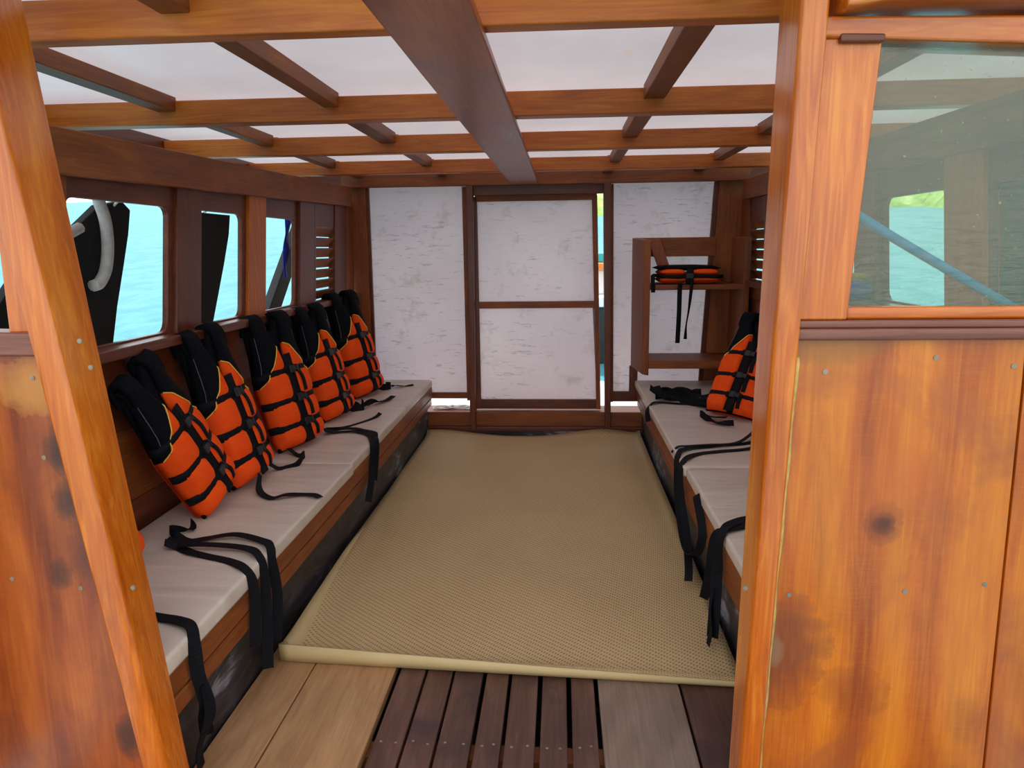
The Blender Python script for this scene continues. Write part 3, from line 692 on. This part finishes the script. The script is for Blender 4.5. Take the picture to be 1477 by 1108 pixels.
def jacket_proto():
    parts = []
    add = lambda name, mb, mat, sm=True: parts.append((name, mb, mat, sm))
    for sg in (-1, 1):
        add('front_panel', front_grid(sg, True), 'orange'); add('shoulder_panel', front_grid(sg, False), 'black')
    add('back_panel', back_grid(0.0, lambda q: 0.36), 'orange')
    add('back_yoke', back_grid(0.36, lambda q: 0.665 - 0.07 * max(0, 1 - (q / 0.5) ** 2)), 'black')
    for sg in (-1, 1):
        pts = [(sg * 0.108, -0.052, 0.585), (sg * 0.108, -0.058, 0.635), (sg * 0.106, -0.045, 0.675), (sg * 0.104, -0.015, 0.690), (sg * 0.104, 0.012, 0.668), (sg * 0.104, 0.016, 0.60)]
        add('shoulder_strap', MB().ribbon(pts, 0.090, Vector((1, 0, 0)), 0.024), 'black')
        e_ = [(sg * ui(vb(k / 8)) if False else sg * (ui(vb(k / 8)) + (uo(vb(k / 8)) - ui(vb(k / 8))) * k / 8), -(wf_(ui(vb(k / 8)) + (uo(vb(k / 8)) - ui(vb(k / 8))) * k / 8, vb(k / 8)) + 0.0015), vb(k / 8)) for k in range(9)]
        add('piping', MB().tube(e_, 0.0028, 6), 'piping')
        st = [(sg * (uo(v) - 0.004), -(wf_(uo(v) - 0.004, v) + 0.001), v) for v in np.linspace(0.37, 0.64, 10)]
        add('edge_stitching', MB().tube(st, 0.0016, 5), 'thread')
    zp = [(0, -0.092, v) for v in np.linspace(0.0, 0.47, 8)]
    add('zip_strip', MB().ribbon(zp, 0.060, Vector((1, 0, 0)), 0.006), 'web')
    for k, b in enumerate(V_B):
        us = [-0.186, -0.165, -0.14, -0.11, -0.08, -0.05, -0.02, 0.0, 0.02, 0.05, 0.08, 0.11, 0.14, 0.165, 0.186]
        pts = [(u, -(max(wf_(u, b), 0.094) if abs(u) < 0.03 else wf_(u, b)) - 0.004, b + 0.006 * math.sin(u * 20 + k)) for u in us]
        pts = [(-0.186, -0.0, b)] + pts + [(0.186, -0.0, b)]
        add('belt', MB().ribbon(pts, 0.038, Vector((0, 0, 1)), 0.003), 'web')
        u0 = 0.012
        w0 = 0.098
        bk = MB().box(u0 - 0.032, u0 + 0.004, -w0 - 0.012, -w0 + 0.002, b - 0.019, b + 0.019)
        bk.box(u0 + 0.002, u0 + 0.034, -w0 - 0.010, -w0 + 0.002, b - 0.013, b + 0.013)
        bk.box(u0 + 0.026, u0 + 0.034, -w0 - 0.013, -w0 + 0.002, b - 0.020, b + 0.020)
        add('buckle', bk, 'plastic', False)
        u1 = 0.052; tl = 0.085 + 0.02 * k
        tp = [(u1 - 0.004, -wf_(u1, b) - 0.010, b + 0.01), (u1, -wf_(u1, b) - 0.014, b - 0.012), (u1 + 0.004, -wf_(u1, b - tl * 0.5) - 0.006, b - tl * 0.5), (u1 + 0.006, -wf_(u1, max(0.01, b - tl)) - 0.006, b - tl)]
        add('belt_tail', MB().ribbon(tp, 0.026, Vector((1, 0, 0)), 0.003), 'web')
    add('care_tag', MB().box(0.02, 0.045, -0.104, -0.101, V_B[2] - 0.008, V_B[2] + 0.008), 'tagw', False)
    # bottom hem
    hp = [(u, -(0.045 - 1.1 * u * u), 0.004) for u in np.linspace(-0.172, 0.172, 9)]
    add('hem', MB().tube(hp, 0.012, 6), 'black')
    return parts
JP = None
def jacket(loc, yaw, lean, tilt, scale, label, straps=(), sx_=1.0):
    """straps: (points in the boat frame, width, hint)"""
    global JP
    o = empty('life_jacket', loc, label=label, cat='life jacket', group='orange and black life jackets')
    o.rotation_mode = 'YXZ'; o.rotation_euler = (R(-lean), R(tilt), R(yaw)); o.scale = (scale * sx_, scale, scale)
    if JP is None:
        JP = []
        for name, mb, mat, sm in jacket_proto():
            c = mb.build(name, mat, o, 0.003 if name == 'buckle' else 0, sm); JP.append(c)
    else:
        for c0 in JP:
            c = c0.copy(); COL.objects.link(c); c.parent = o
    bpy.context.view_layer.update()
    inv = o.matrix_world.inverted()
    for pts, wd_, hint in straps:
        if hint is HY and min(p[2] for p in pts) < 0.40:      # turns its flat side to the doorway as it hangs
            sx = 1 if pts[0][0] < 0 else -1
            hint = [HY if p[2] > 0.44 else (Vector((sx * 0.45, 0.9, 0)) if p[2] > 0.36 else Vector((sx * 0.85, 0.5, 0))) for p in pts]
            wd_ = max(wd_, 0.036)
        MB().ribbon(pts, wd_, hint, 0.003).build('trailing_strap', 'web', o, 0, False, inv)
    return o
HY = Vector((0, 1, 0)); HX = Vector((1, 0, 0)); HZ = Vector((0, 0, 1))
zs_ = ZC + 0.006
XH = -1.018
# left bench, nearest first
jacket((-1.45, 2.0, 0.480), 94, 13, -4, 1.0, 'life jacket mostly hidden behind the left doorway post, nearest on left bench', [
    ([(-1.40, 2.28, zs_ + .03), (-1.36, 2.30, zs_), (-1.30, 2.26, zs_ + .004), (-1.222, 2.234, zs_), (-1.13, 2.20, zs_), (-1.055, 2.15, zs_), (XH, 2.125, 0.43), (XH, 2.13, 0.34), (XH - .01, 2.125, 0.19)], 0.036, HY),
    ([(-1.42, 2.33, zs_ + .02), (-1.36, 2.34, zs_ + .006), (-1.295, 2.38, zs_ + .004), (-1.20, 2.40, zs_ + .012), (-1.09, 2.37, zs_ + .004), (-1.04, 2.33, zs_), (XH, 2.29, 0.42), (XH, 2.31, 0.28), (XH - .01, 2.295, 0.11)], 0.036, HY),
    ([(-1.36, 2.30, zs_ + .012), (-1.25, 2.30, zs_ + .015), (-1.12, 2.29, zs_ + .01), (-1.05, 2.25, zs_ + .004), (XH, 2.22, 0.41), (XH, 2.21, 0.25), (XH - .005, 2.20, 0.06)], 0.026, HY),
    ([(-1.40, 1.90, zs_ + .03), (-1.30, 1.86, zs_), (-1.17, 1.825, zs_), (-1.09, 1.80, zs_ + .004), (-1.04, 1.775, zs_), (XH, 1.745, 0.42), (XH, 1.745, 0.34), (XH + .01, 1.755, 0.24), (-1.03, 1.78, 0.17), (-1.04, 1.80, 0.10)], 0.038, HY),
    ([(XH + .012, 1.75, 0.30), (XH + .016, 1.76, 0.20), (-1.035, 1.745, 0.10), (-1.045, 1.76, 0.02)], 0.036, [HY, Vector((0.5, 0.8, 0)), HY, HY])])
jacket((-1.44, 2.72, 0.515), 90, 16, -23, 0.92, 'life jacket tilted sideways, front row of left bench, loops under the largest window', [
    ([(-1.42, 2.50, zs_ + .02), (-1.40, 2.46, zs_ + .004), (-1.46, 2.42, zs_ + .02), (-1.40, 2.38, zs_ + .004), (-1.34, 2.36, zs_)], 0.03, [HZ, HX, HZ, HX, HX])], 0.95)
jacket((-1.44, 3.05, 0.482), 84, 14, -6, 1.02, 'life jacket leaning under the dark post between the first two left windows', [
    ([(-1.34, 2.96, zs_ + .06), (-1.33, 2.92, zs_ + .02), (-1.30, 2.87, zs_ + .004), (-1.234, 2.82, zs_), (-1.18, 2.84, zs_ + .008), (-1.12, 2.87, zs_), (-1.06, 2.86, zs_ + .002), (-1.03, 2.845, zs_ - .004)], 0.034, HY),
    ([(-1.40, 3.18, zs_ + .05), (-1.36, 3.22, zs_ + .004), (-1.30, 3.27, zs_ + .002), (-1.28, 3.32, zs_ + .03), (-1.29, 3.38, zs_ + .03), (-1.36, 3.46, zs_ + .004), (-1.44, 3.52, zs_ + .03)], 0.032, [HY, HY, HZ, HZ, HZ, HY, HY])], 0.86)
jacket((-1.43, 3.66, 0.472), 74, 14, -2, 1.03, 'life jacket with broad front panels under the second left window', [
    ([(-1.35, 3.86, zs_ + .03), (-1.30, 3.93, zs_), (-1.20, 3.94, zs_ + .003), (-1.10, 3.88, zs_), (-1.055, 3.79, zs_), (XH - .008, 3.70, 0.43), (XH - .008, 3.645, 0.28), (XH - .012, 3.57, 0.17)], 0.036, HY),
    ([(-1.36, 3.90, zs_ + .02), (-1.31, 4.0, zs_), (-1.23, 4.02, zs_), (-1.16, 3.97, zs_ + .003), (-1.08, 3.92, zs_ + .002), (-1.045, 3.83, zs_), (XH - .006, 3.78, 0.42), (XH - .008, 3.69, 0.25)], 0.03, HY),
    ([(-1.36, 3.95, zs_ + .02), (-1.28, 4.06, zs_), (-1.20, 4.20, zs_), (-1.16, 4.30, zs_ + .004), (-1.14, 4.33, zs_ + .02)], 0.026, HX)])
jacket((-1.435, 4.32, 0.470), 80, 14, -2, 1.02, 'life jacket under the third left window with the blue ribbon', [
    ([(-1.36, 4.50, zs_ + .04), (-1.31, 4.55, zs_ + .02), (-1.28, 4.62, zs_ + .03), (-1.25, 4.70, zs_ + .01), (-1.21, 4.78, zs_ + .006), (-1.18, 4.86, zs_ + .02)], 0.04, [HZ, HY, HZ, HX, HX, HX]),
    ([(-1.38, 4.44, zs_ + .05), (-1.34, 4.48, zs_ + .01), (-1.30, 4.52, zs_ + .02), (-1.33, 4.58, zs_ + .04)], 0.05, HZ)])
jacket((-1.43, 5.02, 0.470), 76, 14, -2, 1.08, 'life jacket farthest along the left bench, below the louvre', [
    ([(-1.36, 5.22, zs_ + .04), (-1.31, 5.28, zs_ + .01), (-1.27, 5.30, zs_ + .01), (-1.20, 5.33, zs_), (-1.14, 5.36, zs_ + .004)], 0.03, HX),
    ([(-1.38, 5.14, zs_ + .05), (-1.33, 5.18, zs_ + .02), (-1.28, 5.20, zs_ + .03), (-1.33, 5.26, zs_ + .02)], 0.05, HZ)])
# right bench
XR = 0.582
jacket((1.06, 4.34, 0.465), -38, 33, 4, 1.0, 'life jacket slumped on the right bench below the shelves', [
    ([(1.0, 4.42, zs_ + .05), (0.93, 4.6, zs_ + .03), (0.86, 4.75, zs_ + .04), (0.76, 4.86, zs_ + .02), (0.68, 4.95, zs_ + .03), (0.64, 5.02, zs_ + .05)], 0.045, [HZ, HX, HZ, HY, HZ, HZ]),
    ([(1.02, 4.5, zs_ + .02), (0.9, 4.70, zs_), (0.78, 4.72, zs_), (0.68, 4.76, zs_), (0.62, 4.72, zs_), (XR, 4.68, 0.42), (XR, 4.62, 0.36)], 0.03, HY),
    ([(1.05, 4.7, zs_ + .05), (0.95, 4.84, zs_ + .03), (0.84, 4.92, zs_ + .05), (0.74, 4.94, zs_ + .02), (0.66, 4.88, zs_ + .01)], 0.05, [HZ, HY, HZ, HY, HZ]),
    ([(1.02, 4.62, zs_ + .03), (0.92, 4.78, zs_ + .02), (0.80, 4.80, zs_ + .03), (0.70, 4.86, zs_ + .02), (0.72, 4.98, zs_ + .03), (0.86, 5.0, zs_ + .02), (0.98, 4.92, zs_ + .03)], 0.06, [HZ, HY, HZ, HY, HZ, HY, HZ]),
    ([(0.98, 4.60, zs_ + .01), (0.86, 4.68, zs_ + .02), (0.76, 4.74, zs_ + .04), (0.69, 4.80, zs_ + .05), (0.66, 4.86, zs_ + .09)], 0.05, [HZ, HZ, HY, HZ, HX]),
    ([(1.0, 4.06, zs_ + .03), (0.92, 4.16, zs_ + .01), (0.86, 4.22, zs_ + .03), (0.85, 4.27, zs_ + .04), (0.92, 4.30, zs_ + .01), (1.0, 4.24, zs_ + .02)], 0.035, [HZ, HY, HZ, HZ, HY, HY])])
jacket((1.24, 3.36, 0.465), -78, 16, 2, 0.98, 'life jacket on the right bench hidden behind the right doorway post', [
    ([(1.10, 3.78, zs_ + .03), (1.0, 3.74, zs_), (0.86, 3.69, zs_ + .004), (0.76, 3.66, zs_), (0.66, 3.62, zs_ + .003), (0.61, 3.56, zs_), (XR, 3.46, 0.42), (XR, 3.40, 0.28), (XR, 3.24, 0.15), (XR, 3.06, 0.13), (XR + .01, 2.92, 0.20), (XR + .015, 2.86, 0.32), (XR + .01, 3.0, 0.43)], 0.034, HY),
    ([(1.10, 3.66, zs_ + .02), (0.95, 3.62, zs_), (0.82, 3.58, zs_), (0.70, 3.53, zs_), (0.62, 3.44, zs_), (XR, 3.36, 0.42), (XR, 3.30, 0.30), (XR + .01, 3.2, 0.18), (XR - .01, 3.0, 0.09), (XR - .02, 2.95, 0.05)], 0.030, HY),
    ([(1.08, 3.86, zs_ + .05), (0.98, 3.76, zs_ + .012), (0.90, 3.70, zs_ + .006), (0.78, 3.68, zs_ + .006), (0.67, 3.66, zs_ + .004), (0.62, 3.66, zs_), (XR + .004, 3.66, 0.43)], 0.028, HY)])
jacket((1.24, 2.46, 0.465), -90, 16, 3, 1.0, 'life jacket on the right bench nearest the doorway, only its straps showing', [
    ([(0.98, 2.70, zs_ + .03), (0.85, 2.69, zs_), (0.74, 2.66, zs_), (0.66, 2.60, zs_ + .004), (0.61, 2.54, zs_), (XR, 2.50, 0.42), (XR, 2.51, 0.30), (XR - .004, 2.50, 0.18), (XR - .01, 2.49, 0.05)], 0.044, HY),
    ([(0.95, 2.62, zs_ + .02), (0.80, 2.62, zs_), (0.68, 2.57, zs_), (0.62, 2.54, zs_), (XR - .004, 2.56, 0.42), (XR - .006, 2.60, 0.26), (XR - .012, 2.66, 0.12)], 0.02, HY),
    ([(XR - .008, 2.52, 0.24), (XR - .01, 2.50, 0.16), (XR - .02, 2.48, 0.08), (XR - .03, 2.47, 0.03)], 0.04, [HY, Vector((0.6, 0.8, 0)), HY, HY])])

# ================================================================= SHELF UNIT
sh = empty('wall_shelf', (1.0, 5.5, 0.6), label='brown wooden two-tier shelf unit against the rear wall, right corner', cat='shelf')
lo = Matrix.Translation(-Vector(sh.location)); YS = 5.25
MB().hexa([(0.605, YS, 0.565), (0.655, YS, 0.555), (0.625, 5.69, 0.555), (0.565, 5.69, 0.555), (0.600, YS, 1.545), (0.652, YS, 1.545), (0.62, 5.69, 1.565), (0.56, 5.69, 1.565)]).build('side_panel', 'brownZ', sh, 0.005, False, lo)
bx(1.315, 1.36, YS, 5.66, 0.6, 1.56).build('side_panel', 'brownZ', sh, 0.005, False, lo)
bx(0.64, 1.32, YS + 0.01, 5.66, 1.185, 1.225).build('shelf', 'brownX', sh, 0.005, False, lo)
bx(0.64, 1.32, YS + 0.01, 5.66, 0.605, 0.665).build('shelf', 'brownX', sh, 0.005, False, lo)
bx(0.58, 1.20, 5.655, 5.70, 1.42, 1.565).build('back_rail', 'brownX', sh, 0.005, False, lo)
bx(0.555, 0.62, 5.665, 5.70, 0.30, 0.56).build('back_leg', 'teakZ', sh, 0.004, False, lo)
lb = MB().hexa([(0.745, 5.56, 1.345), (0.835, 5.56, 1.345), (0.835, 5.59, 1.345), (0.745, 5.59, 1.345), (0.665, 5.56, 1.55), (0.755, 5.56, 1.557), (0.755, 5.59, 1.557), (0.665, 5.59, 1.55)])
o = lb.build('corner_brace', 'redboard', sh, 0.003, False, lo); tag(o, 'reddish slanted board')

# folded life jacket on the shelf
fj = empty('life_jacket', (0.93, 5.42, 1.226), label='folded life jacket lying on the upper wall shelf, straps hanging down', cat='life jacket', group='orange and black life jackets')
lo = Matrix.Translation(-Vector(fj.location))
def pad(x0, x1, y0, y1, z0, z1, amp=1.0):
    n = 14; m = 8; Fp = []; Bp = []
    for i in range(n):
        s = i / (n - 1); rf = []; rb = []
        for j in range(m):
            t = j / (m - 1); e_ = (max(0, 1 - abs(2 * s - 1) ** 3) * max(0, 1 - abs(2 * t - 1) ** 3)) ** 0.5
            zm = (z0 + z1) / 2; h = (z1 - z0) / 2
            rf.append((x0 + (x1 - x0) * s, y0 + (y1 - y0) * t, zm + h * e_)); rb.append((x0 + (x1 - x0) * s, y0 + (y1 - y0) * t, zm - h * e_))
        Fp.append(rf); Bp.append(rb)
    return MB().slab(Fp, Bp)
for (a, b, c_, q_, z0, z1, nm, mt) in [(0.72, 0.93, 5.245, 5.6, 1.227, 1.285, 'back_panel', 'orange'), (0.93, 1.155, 5.245, 5.6, 1.227, 1.285, 'back_panel', 'orange'),
                                    (0.725, 0.915, 5.25, 5.6, 1.278, 1.338, 'front_panel', 'orange'), (0.955, 1.15, 5.25, 5.6, 1.275, 1.338, 'front_panel', 'orange'),
                                    (0.69, 1.17, 5.27, 5.62, 1.262, 1.30, 'side_fabric', 'black'), (0.70, 1.17, 5.31, 5.62, 1.318, 1.362, 'back_yoke', 'black')]:
    pad(a, b, c_, q_, z0, z1).build(nm, mt, fj, 0, True, lo)
MB().ribbon([(0.70, 5.30, 1.29), (0.76, 5.236, 1.285), (0.85, 5.232, 1.28), (0.93, 5.23, 1.285), (1.02, 5.232, 1.285), (1.12, 5.236, 1.28), (1.18, 5.30, 1.28)], 0.026, HZ, 0.004).build('belt', 'web', fj, 0, True, lo)
MB().ribbon([(0.935, 5.245, 1.34), (0.93, 5.232, 1.31), (0.928, 5.23, 1.26), (0.928, 5.238, 1.232)], 0.05, HX, 0.006).build('zip_strip', 'web', fj, 0, True, lo)
bx(0.90, 0.955, 5.212, 5.228, 1.268, 1.305).build('buckle', 'plastic', fj, 0.004, False, lo)
MB().ribbon([(0.875, 5.26, 1.232), (0.865, 5.238, 1.23), (0.862, 5.236, 1.20), (0.862, 5.237, 1.0), (0.857, 5.237, 0.80)], 0.033, HX).build('hanging_strap', 'web', fj, 0, True, lo)
MB().ribbon([(0.945, 5.225, 1.27), (0.942, 5.222, 1.20), (0.93, 5.225, 1.05), (0.915, 5.23, 0.93), (0.912, 5.23, 0.83)], 0.024, [HX, HX, Vector((0.7, 0.7, 0)), Vector((0.5, 0.8, 0)), HX]).build('hanging_strap', 'web', fj, 0, True, lo)
MB().ribbon([(0.70, 5.34, 1.30), (0.675, 5.28, 1.29), (0.67, 5.25, 1.25), (0.672, 5.238, 1.20), (0.672, 5.24, 1.17)], 0.03, HX).build('hanging_strap', 'web', fj, 0, True, lo)
MB().ribbon([(1.15, 5.40, 1.27), (1.20, 5.36, 1.24), (1.25, 5.38, 1.232), (1.27, 5.42, 1.232)], 0.04, HY).build('loose_strap', 'web', fj, 0, True, lo)

# ================================================================= SMALL THINGS
cb = MB()
pts = []
for k in range(46):
    a = k * 0.9; pts.append((-0.92 + 0.11 * math.cos(a) + 0.004 * k - 0.05, 5.79 + 0.06 * math.sin(a * 1.13), 0.184 + 0.004 * (k % 4)))
cb.tube(pts, 0.0045, 6)
o = cb.build('cable', 'cable', None, 0, True); tag(o, 'tangled white cable lying on the sill beam behind the left bench', 'cable')

o = MB().tube([(0.50, 1.62, 1.654), (0.706, 1.70, 1.542), (1.037, 1.75, 1.362), (1.33, 1.78, 1.20)], 0.011, 10).build('pipe', 'blue', None, 0, True); tag(o, 'bright blue pipe slanting behind the dirty window', 'pipe')
cl = empty('cloth_bundle', (1.335, 3.33, 1.25), label='blue and yellow cloth bundle on the right window sill', cat='cloth')
lo = Matrix.Translation(-Vector(cl.location))
pad(1.29, 1.375, 3.22, 3.46, 1.252, 1.34).build('blue_cloth', 'bluecloth', cl, 0, True, lo)
pad(1.30, 1.375, 3.24, 3.44, 1.335, 1.37).build('yellow_cloth', 'yellow', cl, 0, True, lo)

# ---- outside, left
XO = -1.95
t1 = empty('rubber_fender', (XO, 2.8, 1.7), label='black rubber sheet with cut corner hanging outside the largest left window', cat='fender')
lo = Matrix.Translation(-Vector(t1.location))
MB().prism([(3.11, 1.725), (3.165, 1.69), (3.13, 1.58), (3.068, 1.44), (2.99, 1.27), (2.925, 1.10), (2.86, 0.8), (2.80, 0.55), (2.30, 0.55), (2.25, 0.9), (2.3, 1.3), (2.5, 1.48), (2.79, 1.605), (2.95, 1.70)], 'X', XO - 0.02, XO + 0.02).build('sheet', 'rubber', t1, 0.004, False, lo)
MB().tube([(XO, 3.05, 1.69), (-1.80, 3.03, 1.80), (-1.69, 3.0, 1.87)], 0.006, 6).build('rope', 'cable', t1, 0, True, lo)
MB().tube([(XO + .0, 2.45, 1.42), (-1.80, 2.48, 1.80), (-1.69, 2.5, 1.87)], 0.006, 6).build('rope', 'cable', t1, 0, True, lo)
t2 = empty('rubber_fender', (XO, 3.8, 1.7), label='black rubber sheet hanging outside the second left window', cat='fender')
lo = Matrix.Translation(-Vector(t2.location))
MB().prism([(4.155, 1.71), (4.12, 1.60), (4.03, 1.435), (3.93, 1.27), (3.826, 1.10), (3.72, 0.8), (3.70, 0.6), (3.56, 0.6), (3.56, 1.2), (3.60, 1.6), (3.64, 1.71)], 'X', XO - 0.02, XO + 0.02).build('sheet', 'rubber', t2, 0.004, False, lo)
MB().tube([(XO, 3.85, 1.70), (-1.80, 3.84, 1.80), (-1.69, 3.83, 1.87)], 0.006, 6).build('rope', 'cable', t2, 0, True, lo)
XI = -1.88
o = MB().tube([(-1.69, 2.84, 1.87), (-1.76, 2.84, 1.85), (-1.86, 2.85, 1.80), (XI, 2.865, 1.73), (XI, 2.895, 1.64), (XI, 2.895, 1.54), (XI, 2.865, 1.44), (XI, 2.815, 1.385), (XI, 2.77, 1.372)], 0.024, 10).build('hose', 'hose', None, 0, True); tag(o, 'pale grey curved hose hanging in front of the black rubber sheet', 'hose')
o = MB().tube([(XI, 2.52, 1.53), (XI, 2.66, 1.575), (XI, 2.73, 1.60)], 0.022, 8).build('stick', 'hose', None, 0, True); tag(o, 'short whitish stick end at the edge of the black rubber sheet', 'stick')
o = MB().hexa([(XO - .03, 4.10, 0.70), (XO + .03, 4.10, 0.70), (XO + .03, 4.32, 0.70), (XO - .03, 4.32, 0.70), (XO - .03, 5.60, 1.99), (XO + .03, 5.60, 1.99), (XO + .03, 5.80, 1.99), (XO - .03, 5.80, 1.99)]).build('timber_brace', 'brace', None, 0.006); tag(o, 'dark slanted timber brace outside the third left window', 'brace')
o = MB().ribbon([(-1.69, 4.81, 1.92), (-1.80, 4.80, 1.80), (-1.86, 4.84, 1.62), (-1.86, 4.80, 1.5), (-1.86, 4.76, 1.40), (-1.86, 4.77, 1.32)], 0.055, [HY, Vector((0.9, 0.4, 0)), HY, Vector((0.4, 0.9, 0)), HY, HY], 0.003).build('ribbon', 'bluerib', None, 0, True); tag(o, 'dark blue ribbon hanging outside the third left window', 'ribbon')
# ---- outside, right
XT = 1.72
gt = MB(); Fp = []; Bp = []
for i in range(16):
    rf = []; rb = []
    for j in range(10):
        y = 1.5 + (3.08 - 1.5) * i / 15; z = 1.79 - j * 0.14
        w_ = 0.02 * math.sin(i * 1.3)
        rf.append((XT + w_, y - 0.06 * j / 9, z)); rb.append((XT + w_ + 0.008, y - 0.06 * j / 9, z))
    Fp.append(rf); Bp.append(rb)
o = gt.slab(Fp, Bp).build('tarpaulin', 'greentarp', None, 0, True); tag(o, 'dark green tarpaulin hanging outside the right window nearest the doorway', 'tarpaulin')

# ---- sea and shore (the boat sits a little down at the far end, so the sea plane tilts in the boat frame)
tx, ty, z0 = 0.012, 0.083, -1.05
def sea(x, y): return z0 + tx * x + ty * y
Lw = 900
o = MB()
gx = [-Lw, -300, -80, -20, -2.3, 2.0, 20, 80, 300, Lw]; gy = [-Lw, -300, -80, -20, -3, 7.0, 20, 80, 300, Lw]
idx = {}
vs = []; fs = []
for i, x in enumerate(gx):
    for j, y in enumerate(gy):
        idx[i, j] = len(vs); vs.append((x, y, sea(x, y)))
for i in range(len(gx) - 1):
    for j in range(len(gy) - 1):
        if gx[i] == -2.3 and gy[j] == -3: continue
        fs.append((idx[i, j], idx[i + 1, j], idx[i + 1, j + 1], idx[i, j + 1]))
o.add(vs, fs); o = o.build('sea', 'water'); tag(o, 'turquoise sea all round the boat', 'sea', kind='stuff')
# grassy shore on the right
bk = MB(); Fp = []; Bp = []
for i in range(60):
    a = R(-35 + 100 * i / 59)           # bearing from forward (Y) towards right (X)
    rr = 62 + 4 * math.sin(i * 0.7) + 2.5 * math.sin(i * 1.9)
    prof_ = [(0, -0.3), (1.2, 0.45), (3, 1.3 + 0.25 * math.sin(i * 1.3)), (9, 2.2 + 0.4 * math.sin(i * 0.8)), (22, 3.0), (45, 3.2)]
    row = []
    for q, h in prof_:
        x = (rr + q) * math.sin(a + R(25)); y = (rr + q) * math.cos(a + R(25)); row.append((x, y, sea(x, y) + h))
    Fp.append(row); Bp.append([(p[0], p[1], sea(p[0], p[1]) - 1.5) for p in row])
o = bk.slab(Fp, Bp).build('grass_bank', 'grass', None, 0, True); tag(o, 'bright green grassy bank across the water', 'grass bank', kind='stuff')
# moored boat seen through the door gap
mbt = empty('moored_boat', (0.9, 11.5, 0), label='moored boat glimpsed through the gap beside the rear door', cat='boat')
lo = Matrix.Translation(-Vector(mbt.location))
zb = sea(0.9, 11.5)
MB().hexa([(-0.6, 10.4, zb - 0.3), (2.4, 10.4, zb - 0.3), (2.4, 12.6, zb - 0.3), (-0.6, 12.6, zb - 0.3), (-1.2, 10.1, zb + 0.75), (2.9, 10.1, zb + 0.75), (2.9, 12.9, zb + 0.75), (-1.2, 12.9, zb + 0.75)]).build('hull', 'brace', mbt, 0.03, False, lo)
bx(-1.25, 2.95, 10.05, 12.95, zb + 0.75, zb + 0.9).build('gunwale', 'deckwhite', mbt, 0.02, False, lo)
bx(-0.6, 2.3, 10.6, 12.4, zb + 0.9, zb + 1.25).build('cabin', 'deckwhite', mbt, 0.02, False, lo)
bx(-0.8, 2.5, 10.4, 12.6, zb + 1.25, zb + 1.36).build('cabin_roof', 'hullorange', mbt, 0.02, False, lo)
bx(-0.6, 2.3, 10.6, 12.4, zb + 1.36, zb + 1.5).build('roof_cover', 'hullteal', mbt, 0.02, False, lo)
